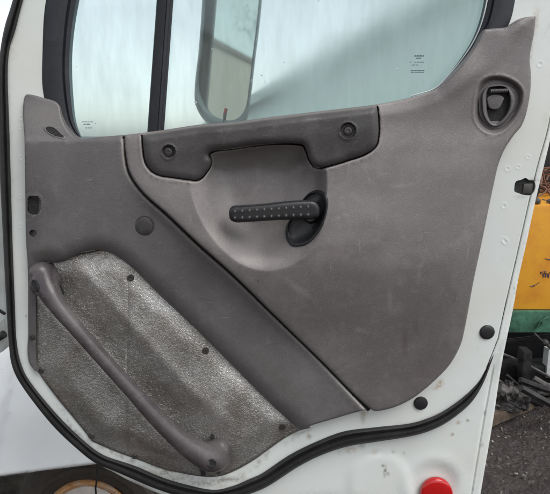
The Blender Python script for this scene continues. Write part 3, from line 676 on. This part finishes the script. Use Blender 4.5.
bm = bmesh.new(); a, b_ = P(*Z(178,150), -(hL+.013)), P(*Z(300,145), -(hL+.013)); k = 40
for i in range(1): 
    pp = [a.lerp(b_, i_/k) for i_ in range(k+1)]; tube(bm, pp, [.0036+.0006*(1 if i_ % 4 < 2 else 0) for i_ in range(k+1)], 12)
put('knurled_slider', bm, M['charcoal'], lockb)

# ---------------- plugs and reflector
for (a, b_, r) in ((487.2,332.3,7.5),(420.8,403.4,7.0)):
    bm = bmesh.new(); R_ = px(b_)*r; lathe(bm, P(a, b_, -.001), [(R_, -.003), (R_, .0005), (R_*.92, .0022), (R_*.6, .0034), (R_*.2, .0038), (.0005, .0038)], 32); put('hole_plug', bm, M['black'], door)
bm = bmesh.new(); r = px(494)*19.5; lathe(bm, P(436.5,494.5,.006), [(r, -.006), (r, .003), (r*.95, .0055), (r*.8, .0068), (r*.45, .0078), (r*.15, .0081), (.0005, .0082)], 48, sx=.83, sz=.93, rot=.25)
put('red_reflector', bm, M['red'], door)

# ---------------- side mirror beyond the window, carried on the door
mo = curve([(203,0),(199.5,50),(195.8,85),(196.2,100),(200,110),(208,120),(222,128),(236,128),(245,119),(250.5,92),(253.5,66),(258,30),(261,0),(263,-60),(259,-100),(247,-112),(218,-112),(207,-100)], True, 3)
MY = .36
q = resample(mo, 120); cM = q.mean(0)
Ls = [at(*sc_(q, cM, k).T, y) for k, y in ((.90, MY+.008), (.94, MY), (.975, MY-.004), (1.0, MY), (1.03, MY+.02), (1.0, MY+.06), (.85, MY+.085), (.3, MY+.095), (.02, MY+.096))]
M['housing'] = simple('grey_mirror_housing', (.15, .19, .20), .5)
mir = loft('side_mirror', Ls, M['housing'], door)
mg = sc_(mo, cM, .93); mg = np.stack([np.where(mg[:, 0] < 230, 230+(mg[:, 0]-230)*.86, 230+(mg[:, 0]-230)*.99)+1.2, mg[:, 1]+4*(mg[:, 1] > 60)], -1)
# the glass leans and turns a little, as a driver would set it
A = at(mg[:, 0], mg[:, 1], MY+.004); bm = bmesh.new(); cA = A.mean(0)
vsl = [bm.verts.new(p) for p in A]; bm.faces.new(vsl); bmesh.ops.recalc_face_normals(bm, faces=bm.faces)
f = bm.faces[:][0]
if f.normal.y > 0: f.normal_flip()
ex = bmesh.ops.extrude_face_region(bm, geom=[f]); bmesh.ops.translate(bm, verts=[e for e in ex['geom'] if isinstance(e, bmesh.types.BMVert)], vec=(0, -.002, 0))
bmesh.ops.recalc_face_normals(bm, faces=bm.faces)
put('mirror_glass', bm, M['mirror'], mir, False)
bm = bmesh.new(); tube(bm, [P(230,-118,MY+.05), P(150,-150,.25), P(90,-185,.07)], .012, 12); put('mirror_arm', bm, M['black'], door)

#================================================================= THE TRUCK FRONT (fender, wheel) at the left
truck = empty('truck', P(-30, 600, .9)*1.0, 'white truck front corner with fender, hinge pillar and rusty-rimmed wheel, left behind the open door', 'truck')
m, nt, b = nodes('white_fender_paint')
n1 = tex(nt, 3, 4, .6); c = mixc(nt, ramp(nt, n1, .4, .7), (.80, .82, .82), (.74, .76, .76)); c = mixc(nt, ramp(nt, tex(nt, 60, 3), .68, .75, 0, .4), c, (.35, .32, .28))
nt.links.new(c, b.inputs['Base Color']); b.inputs['Roughness'].default_value = .32; b.inputs['Coat Weight'].default_value = .3; M['fender'] = m
fy = .55
def h_F(u, v, d):   # protrusion towards the viewer, metres
    h = -fy+.03*gs_(v, 400, 60)+.16*np.clip((v-330)/150, 0, 1.1)-.16
    fold = 16-(v-380)*.22
    h = h-.05*sm(fold-u, 0, 9)+.05*sm(u, 20, 160)*0
    h = h-.10*sm(u, 40, 170)-.05*sm(360-v, 0, 60)
    return h-rnd(d, 2.5, .012)
fen = curve([(-60,330,1),(-20,318),(40,318),(150,335,1),(170,456,1),(97,464),(50,470),(0,476.5),(-60,484,1)], True, 5)
sheet('fender', fen, h_F, M['fender'], truck, grid=7, rings=(1, 2.5, 4), back=fy+.75, ang=45)
# wheel arch liner
bm = bmesh.new()
wc = P(90, 560, 1.05)
M['tyre'] = simple('dusty_tyre_rubber', (.050, .040, .032), .8, scale=40, bst=.6, bs=300)
M['liner'] = simple('muddy_arch_liner', (.055, .048, .038), .85, scale=12, lo=.4, hi=1.8)
ln = curve([(-60,486,1),(0,477.5),(50,471.5),(97,465.5),(168,458,1),(175,560,1),(-60,600,1)], True, 6)
solid('arch_liner', ln, fy+.66, fy+.70, M['liner'], truck)
ax = Vector((.38, -.92, .06)).normalized()
wheel_c = P(89, 518.5, .86)
def wl(prof, mat, name, par, n=64):
    bm = bmesh.new(); lathe(bm, wheel_c, prof, n, ax); return put(name, bm, mat, par, True, 50)
R0 = (D+.86)/F*47
wheel = wl([(R0*1.05, -.14), (R0*1.62, -.16), (R0*1.70, -.12), (R0*1.72, -.05), (R0*1.68, .0), (R0*1.60, .016), (R0*1.50, .016), (R0*1.48, .022), (R0*1.36, .022), (R0*1.34, .014), (R0*1.22, .010), (R0*1.12, -.002), (R0*1.02, -.012), (R0*1.0, -.10)], M['tyre'], 'wheel', truck)
m, nt, b = nodes('rusty_wheel_steel')
n1 = tex(nt, 22, 5, .7, .6); c = mixc(nt, ramp(nt, n1, .46, .62), (.62, .31, .12), (.55, .50, .42)); c = mixc(nt, ramp(nt, tex(nt, 60, 4, .7), .55, .65, 0, .8), c, (.20, .075, .03))
nt.links.new(c, b.inputs['Base Color']); b.inputs['Roughness'].default_value = .8; bump(nt, b, [(n1, .5, .004)]); M['rusty'] = m
M['disc'] = simple('cream_wheel_disc', (.62, .56, .50), .6, scale=20, lo=.75)
def ringlathe(prof, mat, name, par):
    return wl(prof, mat, name, par)
ringlathe([(R0*.66, -.06), (R0*1.03, -.05), (R0*1.06, .004), (R0*1.02, .012), (R0*.98, .010), (R0*.92, -.008), (R0*.74, -.026)], M['rusty'], 'rim', wheel)
ringlathe([(R0*.86, -.05), (R0*.86, -.008), (R0*.6, .004), (R0*.4, -.02), (R0*.34, .02), (R0*.1, .024)], M['disc'], 'wheel_disc', wheel)
bm = bmesh.new(); tube(bm, [P(97,463,.66), P(97.5,476,.68), P(95.5,488,.70), P(97,505,.72)], .0035, 8); put('brake_hose', bm, M['rubber'], truck)
# hinge pillar beside the door's hinge edge
M['pillar'] = simple('grimy_white_pillar', (.58, .60, .58), .5, scale=14, lo=.8)
pil = curve([(-30,120,1),(2,120,1),(3.6,240),(4.2,300),(6,340),(2,352),(-30,355,1)], True, 5)
pill = solid('hinge_pillar', pil, .075, .16, M['pillar'], truck, bev=.003)
bm = bmesh.new(); box(bm, P(-12,337,.05), P(4.6,318,.076), bev=.003); hg = put('hinge', bm, M['pillar'], truck)
bm = bmesh.new(); tube(bm, [P(-6,340,.045), P(4.4,334,.045)], .009, 14); put('hinge_pin', bm, M['rubber'], truck)
bm = bmesh.new(); tube(bm, [P(-3,309,.05), P(5,314,.06)], .0035, 8); put('hinge_strap', bm, M['rubber'], truck)
# bonnet side behind the pillar, out of frame to the left
bm = bmesh.new(); box(bm, (-2.6, .78, .75), (-1.16, 2.3, 1.42), bev=.09); put('bonnet', bm, M['fender'], truck)
bm = bmesh.new(); tube(bm, [P(223.6,122,MY-.02), P(224.3,113,MY-.02)], .0022, 8); mk = put('marker_rod', bm, M['rubber'], mir)
bm = bmesh.new(); tube(bm, [P(224.3,113,MY-.02), P(225.6,108,MY-.02)], .0024, 8); put('red_tip', bm, M['red'], mir)

#================================================================= SETTING
m, nt, b = nodes('wet_dark_gravel')
n1 = tex(nt, 1.6, 5, .6); n2 = tex(nt, 60, 6, .75); n5 = tex(nt, 9, 5, .7, .8)
vo = N(nt, 'ShaderNodeTexVoronoi', Scale=55.0); nt.links.new(N(nt, 'ShaderNodeNewGeometry').outputs['Position'], vo.inputs['Vector'])
c = mixc(nt, ramp(nt, n2, .35, .65), (.024, .018, .017), (.085, .070, .064)); c = mixc(nt, ramp(nt, vo.outputs['Color'], .78, .95, 0, .6), c, (.25, .24, .22))
c = mixc(nt, ramp(nt, n5, .5, .7, 0, .65), c, (.040, .026, .022))
nt.links.new(c, b.inputs['Base Color']); nt.links.new(ramp(nt, n5, .4, .6, .45, .85), b.inputs['Roughness'])
bump(nt, b, [(vo.outputs['Distance'], .8, .012), (n2, .8, .012), (n5, .7, .05)]); M['ground'] = m
xs = np.concatenate([[-300, -60, -12, -4, -1.5, -.5], np.arange(0, 3.2, .02), [3.4, 4, 6, 12, 60, 300]]); ys = np.concatenate([[-300, -60, -12, -2, -.5], np.arange(0, 3.2, .02), [3.5, 5, 12, 60, 300]])
X, Yg = np.meshgrid(xs, ys); msk = (X >= 0) & (X <= 3.1) & (Yg >= 0) & (Yg <= 3.1)
edge = np.clip(np.minimum(np.minimum(X, 3.1-X), np.minimum(Yg, 3.1-Yg))/.3, 0, 1)
Zg = edge*(.018*np.sin(X*7+Yg*3)*np.sin(Yg*9-X*2)+RNG.uniform(-.006, .006, X.shape)+.012*np.sin(X*23+1.3*np.sin(Yg*11))*np.sin(Yg*19))
n0, n1_ = X.shape; vv = np.stack([X, Yg, Zg], -1).reshape(-1, 3)
fc = [(i*n1_+j, i*n1_+j+1, (i+1)*n1_+j+1, (i+1)*n1_+j) for i in range(n0-1) for j in range(n1_-1)]
me = bpy.data.meshes.new('ground'); me.from_pydata([tuple(map(float, p)) for p in vv], [], fc); me.update()
tag(putme('ground', me, M['ground'], None, True, 80), kind='structure')
# loose stones
M['stone'] = simple('gravel_stone', (.20, .185, .17), .7, scale=9, lo=.35, hi=1.8)
bm = bmesh.new()
for i in range(900):
    x, y = random.uniform(.35, 2.6), random.uniform(.1, 2.3); r = random.choice((.004, .005, .006, .008, .013))*random.uniform(.8, 1.4)
    mt = Matrix.Translation((x, y, .004)) @ Matrix.Rotation(random.uniform(0, 6), 4, Vector((random.random(), random.random(), 1))) @ Matrix.Diagonal((1, random.uniform(.6, 1), random.uniform(.4, .7), 1))
    bmesh.ops.create_icosphere(bm, subdivisions=1, radius=r, matrix=mt)
g = put('gravel', bm, M['stone'], None, False); tag(g, 'loose pale gravel stones scattered over the dark wet ground', 'gravel', kind='stuff')

# ---- machine at the right: yellow tank panel on a green beam over a black chassis
m, nt, b = nodes('scratched_yellow_paint')
n1 = tex(nt, 7, 4, .6); n2 = tex(nt, 34, 5, .75, 1.2, None, (1, 1, 3)); n3 = tex(nt, 3, 3)
c = mixc(nt, ramp(nt, n1, .4, .7), (.76, .35, .022), (.66, .25, .025)); c = mixc(nt, ramp(nt, n2, .60, .68, 0, .7), c, (.34, .22, .16)); c = mixc(nt, ramp(nt, tex(nt, 90, 4, .8), .66, .72, 0, .7), c, (.10, .08, .07))
nt.links.new(c, b.inputs['Base Color']); b.inputs['Roughness'].default_value = .5; M['yellow'] = m
M['green'] = simple('worn_green_paint', (.045, .135, .085), .55, scale=18, lo=.55, hi=1.6)
M['chassis'] = simple('greasy_black_steel', (.020, .019, .019), .5, .3, scale=18, lo=.4, hi=2.0, bst=.5)
M['dirtysteel'] = simple('dirty_grey_steel', (.075, .070, .066), .6, .2, scale=16, lo=.3, hi=1.9, bst=.8, bs=60)
M['ochre'] = simple('muddy_ochre_plank', (.13, .095, .068), .85, scale=12, lo=.35, hi=1.3, bst=.6, bs=50)
M['wire'] = simple('rusty_copper_wire', (.20, .095, .06), .6, .2, scale=40, lo=.5)
M['ink'] = simple('worn_blue_black_lettering', (.055, .055, .085), .7, scale=60)
Y0 = 2.45
mach = empty('scrap_machine', (P(500, 380, Y0).x+.2, Y0+.4, 0), 'yellow steel bin on a green beam above a black chassis, standing right of the door', 'machine')
def yb(name, u0, v0, u1, v1, y0, y1, mat, bev=.004, par=mach, rot=0):
    p, q = P(u0, v1, y0), P(u1, v0, y0); bm = bmesh.new(); box(bm, (p.x, y0, p.z), (q.x, y1, q.z), bev=bev)
    if rot: bmesh.ops.rotate(bm, verts=bm.verts, cent=((p.x+q.x)/2, y0, (p.z+q.z)/2), matrix=Matrix.Rotation(rot, 3, 'Y'))
    return put(name, bm, mat, par, True, 40)
yp = yb('yellow_bin', 470, 205, 640, 310, Y0, Y0+1.0, M['yellow'], .02)
sc = bmesh.new()   # worn lettering strokes on the yellow side
def stroke(a, b_, w): tube(sc, [P(*a, Y0-.0015), P(*b_, Y0-.0015)], w, 5)
for k in range(15):
    x = 541+k*.75; y = 271+random.uniform(0, 4); stroke((x, y), (x+random.uniform(-.8, 1.6), y+random.uniform(1.5, 4)), random.uniform(.0016, .003))
for a, b_ in (((541,272),(546,271.4)), ((543,276.4),(549,275.2)), ((530,286.6),(536,284.6)), ((536,284.6),(539.5,282.2)), ((532,287),(535,286)), ((545,258.5),(550,260)), ((546,259),(552,259.6))): stroke(a, b_, .0022)
put('lettering', sc, M['ink'], yp)
yb('green_beam', 468, 311.5, 645, 332.5, Y0-.03, Y0+.25, M['green'], .006)
bm = bmesh.new(); lathe(bm, P(541,322,Y0-.03), [(.016, 0), (.016, .012), (.008, .014), (.007, .03), (.001, .031)], 6); lathe(bm, P(537.5,326,Y0-.03), [(.01, 0), (.009, .012), (.001, .013)], 12)
tube(bm, [P(536,329,Y0-.045), P(541,321,Y0-.05), P(548,317,Y0-.04)], .006, 8); put('beam_bolt', bm, M['green'], mach)
# black webs and rails beneath
bm = bmesh.new(); p, q = P(470, 372, Y0+.3), P(650, 333, Y0+.3); box(bm, (p.x, Y0+.3, .05), (q.x, Y0+.36, q.z)); put('chassis_web', bm, M['cavity'], mach, False)
for nm, q4, ya, yb2 in (('crossmember', (478,412,660,366), 2.36, 2.5), ('spring_hanger', (520,396,533,352), 2.26, 2.36)):
    p, q = P(q4[0], q4[1], ya), P(q4[2], q4[3], ya); bm = bmesh.new(); box(bm, (p.x, ya, max(p.z, .01)), (q.x, yb2, q.z), bev=.012); put(nm, bm, M['chassis'], mach, True, 40)
for k in range(4):
    a_ = (492+k*14+random.uniform(-3, 3), 372+random.uniform(-4, 22)); b2 = (a_[0]+random.uniform(8, 30), a_[1]+random.uniform(-12, 20)); bm = bmesh.new(); yy = 2.14+.01*k
    tube(bm, [P(*a_, yy), P((a_[0]+b2[0])/2, (a_[1]+b2[1])/2+3, yy-.03), P(*b2, yy)], random.choice((.009, .014, .02)), 8); put('brake_pipe', bm, M['dirtysteel'] if k % 3 == 0 else M['chassis'], mach)
bm = bmesh.new(); tube(bm, [P(500,342,Y0+.05), P(552,336,Y0+.05), P(600,333,Y0+.05)], .018, 6); put('chassis_rail', bm, M['chassis'], mach)
bm = bmesh.new(); tube(bm, [P(498,352,Y0-.12), P(520,361,Y0-.12), P(546,375,Y0-.12), P(580,392,Y0-.12)], .011, 6); put('drag_link', bm, M['dirtysteel'], mach)
bm = bmesh.new(); tube(bm, [P(534.5,333.5,Y0-.10), P(541,340,Y0-.10), P(546,343.5,Y0-.10), P(556,352,Y0-.10)], [.007, .007, .013, .012], 10); lathe(bm, P(545.5,342.5,Y0-.11), [(.02, -.01), (.02, .01), (.012, .016), (.001, .017)], 12); put('hose_fitting', bm, M['dirtysteel'], mach)
wb = yb('white_bracket', 546, 350, 566, 378, Y0-.11, Y0-.04, M['pillar'], .004)
for a in ((541,359),(540,364.5)):
    bm = bmesh.new(); lathe(bm, P(*a, Y0+.27), [(.008, -.002), (.008, .004), (.001, .005)], 12); put('rivet', bm, M['pillar'], mach)
for sx_ in (0, 1):
    bm = bmesh.new(); xx = P(600, 340, Y0).x+sx_*.25; box(bm, (xx, Y0+.1, .0), (xx+.08, Y0+.2, .42)); put('leg', bm, M['chassis'], mach)

YA = 2.02
# dirty axle pieces lying on the ground nearer the door
axle = empty('axle_beam', (P(520, 400, YA).x, 2.05, .0), 'dirty dark steel axle beam with cast lump lying under the yellow bin', 'axle')
bm = bmesh.new(); lp = [P(488,402,YA), P(500,390,YA), P(512,391,YA), P(521,398,YA)]
ball(bm, P(506,392,YA), .075, (1, .8, .75)); ball(bm, P(515,395,YA+.05), .045, (1, 1, .9)); box(bm, P(490,412,YA-.03), P(520,386,YA+.11)); ball(bm, P(540,390,YA+.11), .045, (1.5, 1, .7)); ball(bm, P(528,393,YA+.09), .04)
me = remesh(bm, .006, 3)
from mathutils import noise
for v_ in me.vertices:
    n_ = noise.noise(v_.co*14)*.030+noise.noise(v_.co*38)*.014; v_.co += v_.normal*n_
putme('casting', me, M['dirtysteel'], axle, True, 60)
bm = bmesh.new(); tube(bm, [P(521,388,YA-.1), P(535,396,YA-.1), P(552,405,YA-.1), P(590,424,YA-.1)], .024, 6); tube(bm, [P(520,380,YA+.07), P(545,389,YA+.07), P(590,398,YA+.07)], .02, 8); put('beam', bm, M['chassis'], axle)
bm = bmesh.new()
for a, b_ in (((504,404),(516,410)), ((508,401),(520,408)), ((501,409),(513,412))): tube(bm, [P(*a, YA-.15), P(*b_, YA-.15)], .006, 8)
put('u_bolt', bm, M['chassis'], axle)
bm = bmesh.new()
pl = [P(484,431,1.86), P(484,420,1.86), P(540,398,2.18), P(540,406,2.18)]
pv = [bm.verts.new(p) for p in pl]; f = bm.faces.new(pv); ex = bmesh.ops.extrude_face_region(bm, geom=[f]); bmesh.ops.translate(bm, verts=[e for e in ex['geom'] if isinstance(e, bmesh.types.BMVert)], vec=(.05, .09, .0))
bmesh.ops.recalc_face_normals(bm, faces=bm.faces); bmesh.ops.subdivide_edges(bm, edges=bm.edges, cuts=6)
for v_ in bm.verts: v_.co += Vector((0, 0, random.uniform(-.004, .004)))
tag(put('plank', bm, M['ochre'], None, True, 30), 'muddy ochre plank lying on the gravel below the steel axle beam', 'plank')

# tangled wire heap on top of the bin, dark rack behind
bm = bmesh.new(); c0_ = P(556, 186, Y0+.45)
for k in range(42):
    a = Vector((random.uniform(-.22, .32), random.uniform(-.25, .2), random.uniform(-.12, .10))); pts = [c0_+a]; dv = Vector((random.uniform(-1, 1), random.uniform(-.5, .5), random.uniform(-.7, .7))).normalized()
    for s in range(9):
        dv = (dv+Vector((random.uniform(-.5, .5), random.uniform(-.4, .4), random.uniform(-.5, .5)))).normalized(); nx = pts[-1]+dv*.045
        nx.z = min(max(nx.z, c0_.z-.16), c0_.z+.13); pts.append(nx)
    tube(bm, pts, random.choice((.004, .006, .009)), 6)
tag(put('wire_heap', bm, M['wire'], None), 'tangled rusty copper wire heaped on top of the yellow bin', 'wire')
bm = bmesh.new(); p = P(536, 205, Y0+.75); 
box(bm, (p.x-.1, Y0+.75, P(540,204,Y0+.75).z), (p.x+1.2, Y0+.95, P(540,128,Y0+.75).z), bev=.01)
for k in range(7): box(bm, (p.x+k*.16, Y0+.735, P(540,203,Y0+.75).z), (p.x+k*.16+.02, Y0+.76, P(540,129,Y0+.75).z))
tag(put('crate', bm, M['chassis'], None, True, 40), 'black slatted crate standing behind the wire heap', 'crate')
bm = bmesh.new()
for k in range(16):
    a = P(random.uniform(533,560), random.uniform(200,204), Y0+random.uniform(.02, .3)); bmesh.ops.create_icosphere(bm, subdivisions=1, radius=random.uniform(.012, .03), matrix=Matrix.Translation(a))
tag(put('rubble', bm, M['dirtysteel'], None, True, 60), 'grey lumps of rubble along the top edge of the yellow bin', 'rubble', kind='stuff')

# ---- pale wedge made up beyond the window, standing in for a reflection in the glass
M['shedwall'] = simple('pale_green_grey_cladding', (.47, .58, .56), .6, scale=1.5, lo=.92, hi=1.05, bs=20)
M['shedroof'] = simple('grey_roof_sheet', (.38, .47, .455), .7, scale=3)
reflection_standin = empty('shed', (6, 21, 0), 'pale grey-green shed with a sloping dark verge seen through the misted window', 'building')
SY = 20.
a0, a1 = P(150, 158, SY), P(520, -37, SY)
bm = bmesh.new(); A = [Vector((a0.x, SY, 0)), Vector((a1.x+3, SY, 0)), Vector((a1.x+3, SY, a1.z)), a1, a0]
fr = [bm.verts.new(p) for p in A]; bk_ = [bm.verts.new(p+Vector((0, 8, 0))) for p in A]; bm.faces.new(fr); bm.faces.new(bk_[::-1])
for i in range(5): bm.faces.new((fr[i], bk_[i], bk_[(i+1) % 5], fr[(i+1) % 5]))
bmesh.ops.recalc_face_normals(bm, faces=bm.faces); put('wall', bm, M['shedwall'], reflection_standin, False)
bm = bmesh.new(); b0, b1 = P(150, 158, SY-.4), P(520, -37, SY-.4); t0, t1 = P(150, 155, SY-.4), P(520, -66, SY-.4)
fr = [bm.verts.new(p) for p in (b0, b1, t1, t0)]; bk_ = [bm.verts.new(p.co+Vector((0, 9, 0))) for p in fr]; bm.faces.new(fr); bm.faces.new(bk_[::-1])
for i in range(4): bm.faces.new((fr[i], bk_[i], bk_[(i+1) % 4], fr[(i+1) % 4]))
bmesh.ops.recalc_face_normals(bm, faces=bm.faces); put('roof', bm, M['shedroof'], reflection_standin, False)

# ---- behind the camera: what the side mirror reflects
M['trailerwall'] = simple('cream_trailer_side', (.86, .70, .58), .5, scale=2, lo=.94, hi=1.04, bs=20)
M['rail'] = simple('faded_pink_rail', (.33, .20, .17), .6)
trl = empty('box_trailer', (-2.4, -21, 0), 'long cream box trailer with a faded reddish roof rail, seen only in the side mirror', 'trailer')
bm = bmesh.new(); A = [(-2.7, -12), (.4, -27), (-2.1, -27.5), (-5.2, -12.5)]
def prism(bm, A, z0, z1):
    a = [bm.verts.new((x, y, z0)) for x, y in A]; b_ = [bm.verts.new((x, y, z1)) for x, y in A]; n = len(A)
    bm.faces.new(a[::-1]); bm.faces.new(b_)
    for i in range(n): bm.faces.new((a[i], a[(i+1) % n], b_[(i+1) % n], b_[i]))
    bmesh.ops.recalc_face_normals(bm, faces=bm.faces)
prism(bm, A, .9, 4.36); put('body', bm, M['trailerwall'], trl, False)
bm = bmesh.new(); B_ = [(-2.64, -11.9), (.46, -27.1), (-2.2, -27.6), (-5.3, -12.4)]; prism(bm, B_, 4.363, 4.55); put('roof_rail', bm, M['rail'], trl, False)
bm = bmesh.new(); prism(bm, [(-2.75, -12.5), (.3, -26.5), (-2.1, -27), (-5.1, -13)], .25, .897); put('skirt', bm, M['trailerwall'], trl, False)
for (x, y) in ((-2.3, -14), (-2.05, -15.3)):
    bm = bmesh.new(); lathe(bm, Vector((x-.15, y, .5)), [(.5, -.25), (.5, .0), (.3, .02), (.25, -.05), (.02, -.04)], 28, Vector((1, .08, 0))); put('wheel', bm, M['tyre'], trl)
# tree seen in mirror
M['bark'] = simple('reddish_bark', (.10, .055, .045), .9); M['leaf'] = simple('dark_leaves', (.075, .055, .040), .7, scale=3, lo=.5, hi=1.6)
tree = empty('tree', (-1.1, -33, 0), 'half-bare tree with reddish twigs, reflected at the top of the side mirror', 'tree')
bm = bmesh.new(); leaf = bmesh.new()
def branch(p, d, L, r, lv):
    pts = [p]; dd = d.copy(); n = 6
    for i in range(n):
        dd = (dd+Vector((random.uniform(-.18, .18), random.uniform(-.18, .18), random.uniform(-.06, .14)))).normalized(); pts.append(pts[-1]+dd*L/n)
    tube(bm, pts, [r*(1-.6*i/n) for i in range(n+1)], 6 if lv < 2 else 4)
    if lv < 4:
        for k in range(4 if lv < 2 else 3):
            i = random.randint(2, n); nd = (dd+Vector((random.uniform(-1, 1), random.uniform(-1, 1), random.uniform(-.2, .7)))*.85).normalized(); branch(pts[i], nd, L*.66, r*.5, lv+1)
    elif random.random() < .8:
        for k in range(46):
            c = pts[-1]+Vector([random.gauss(0, .30) for _ in range(3)]); s = random.uniform(.04, .08); a = Vector([random.gauss(0, 1) for _ in range(3)]).normalized(); b_ = a.orthogonal().normalized()*s; c2 = a.cross(b_.normalized())*s
            vs_ = [leaf.verts.new(c+x) for x in (-b_, -c2*.5, b_, c2*.5)]; leaf.faces.new(vs_)
branch(Vector((-.9, -31, 0)), Vector((0, 0, 1)), 5.4, .17, 0)
put('trunk', bm, M['bark'], tree); put('crown', leaf, M['leaf'], tree, False)

#================================================================= LIGHT
w = bpy.data.worlds.new('World'); S.world = w; w.use_nodes = True; nt = w.node_tree
bg = nt.nodes['Background']; sky = N(nt, 'ShaderNodeTexSky', sky_type='NISHITA'); sky.sun_disc = False
EL, AZ = math.radians(54), math.radians(132)
sky.sun_elevation = EL; sky.sun_rotation = AZ; sky.dust_density = 1.0; sky.air_density = 1.0; sky.ozone_density = 1
hs = N(nt, 'ShaderNodeHueSaturation'); hs.inputs['Saturation'].default_value = .24; nt.links.new(sky.outputs[0], hs.inputs['Color'])
nt.links.new(hs.outputs[0], bg.inputs['Color']); bg.inputs['Strength'].default_value = .15
ld = bpy.data.lights.new('sun', 'SUN'); ld.energy = 1.5; ld.angle = math.radians(38); ld.color = (1, .97, .93)
lo = bpy.data.objects.new('sun', ld); COL.objects.link(lo)
sd = Vector((math.sin(AZ)*math.cos(EL), math.cos(AZ)*math.cos(EL), math.sin(EL)))   # towards the sun
lo.rotation_euler = (-sd).to_track_quat('-Z', 'Y').to_euler(); lo.location = (2, -3, 5)
S.view_settings.view_transform = 'Standard'; S.view_settings.look = 'None'; S.view_settings.gamma = 1; S.view_settings.exposure = .37
S.cycles.use_denoising = True; S.cycles.max_bounces = 10; S.cycles.transmission_bounces = 8; S.cycles.caustics_reflective = False
S.cycles.sample_clamp_indirect = 6
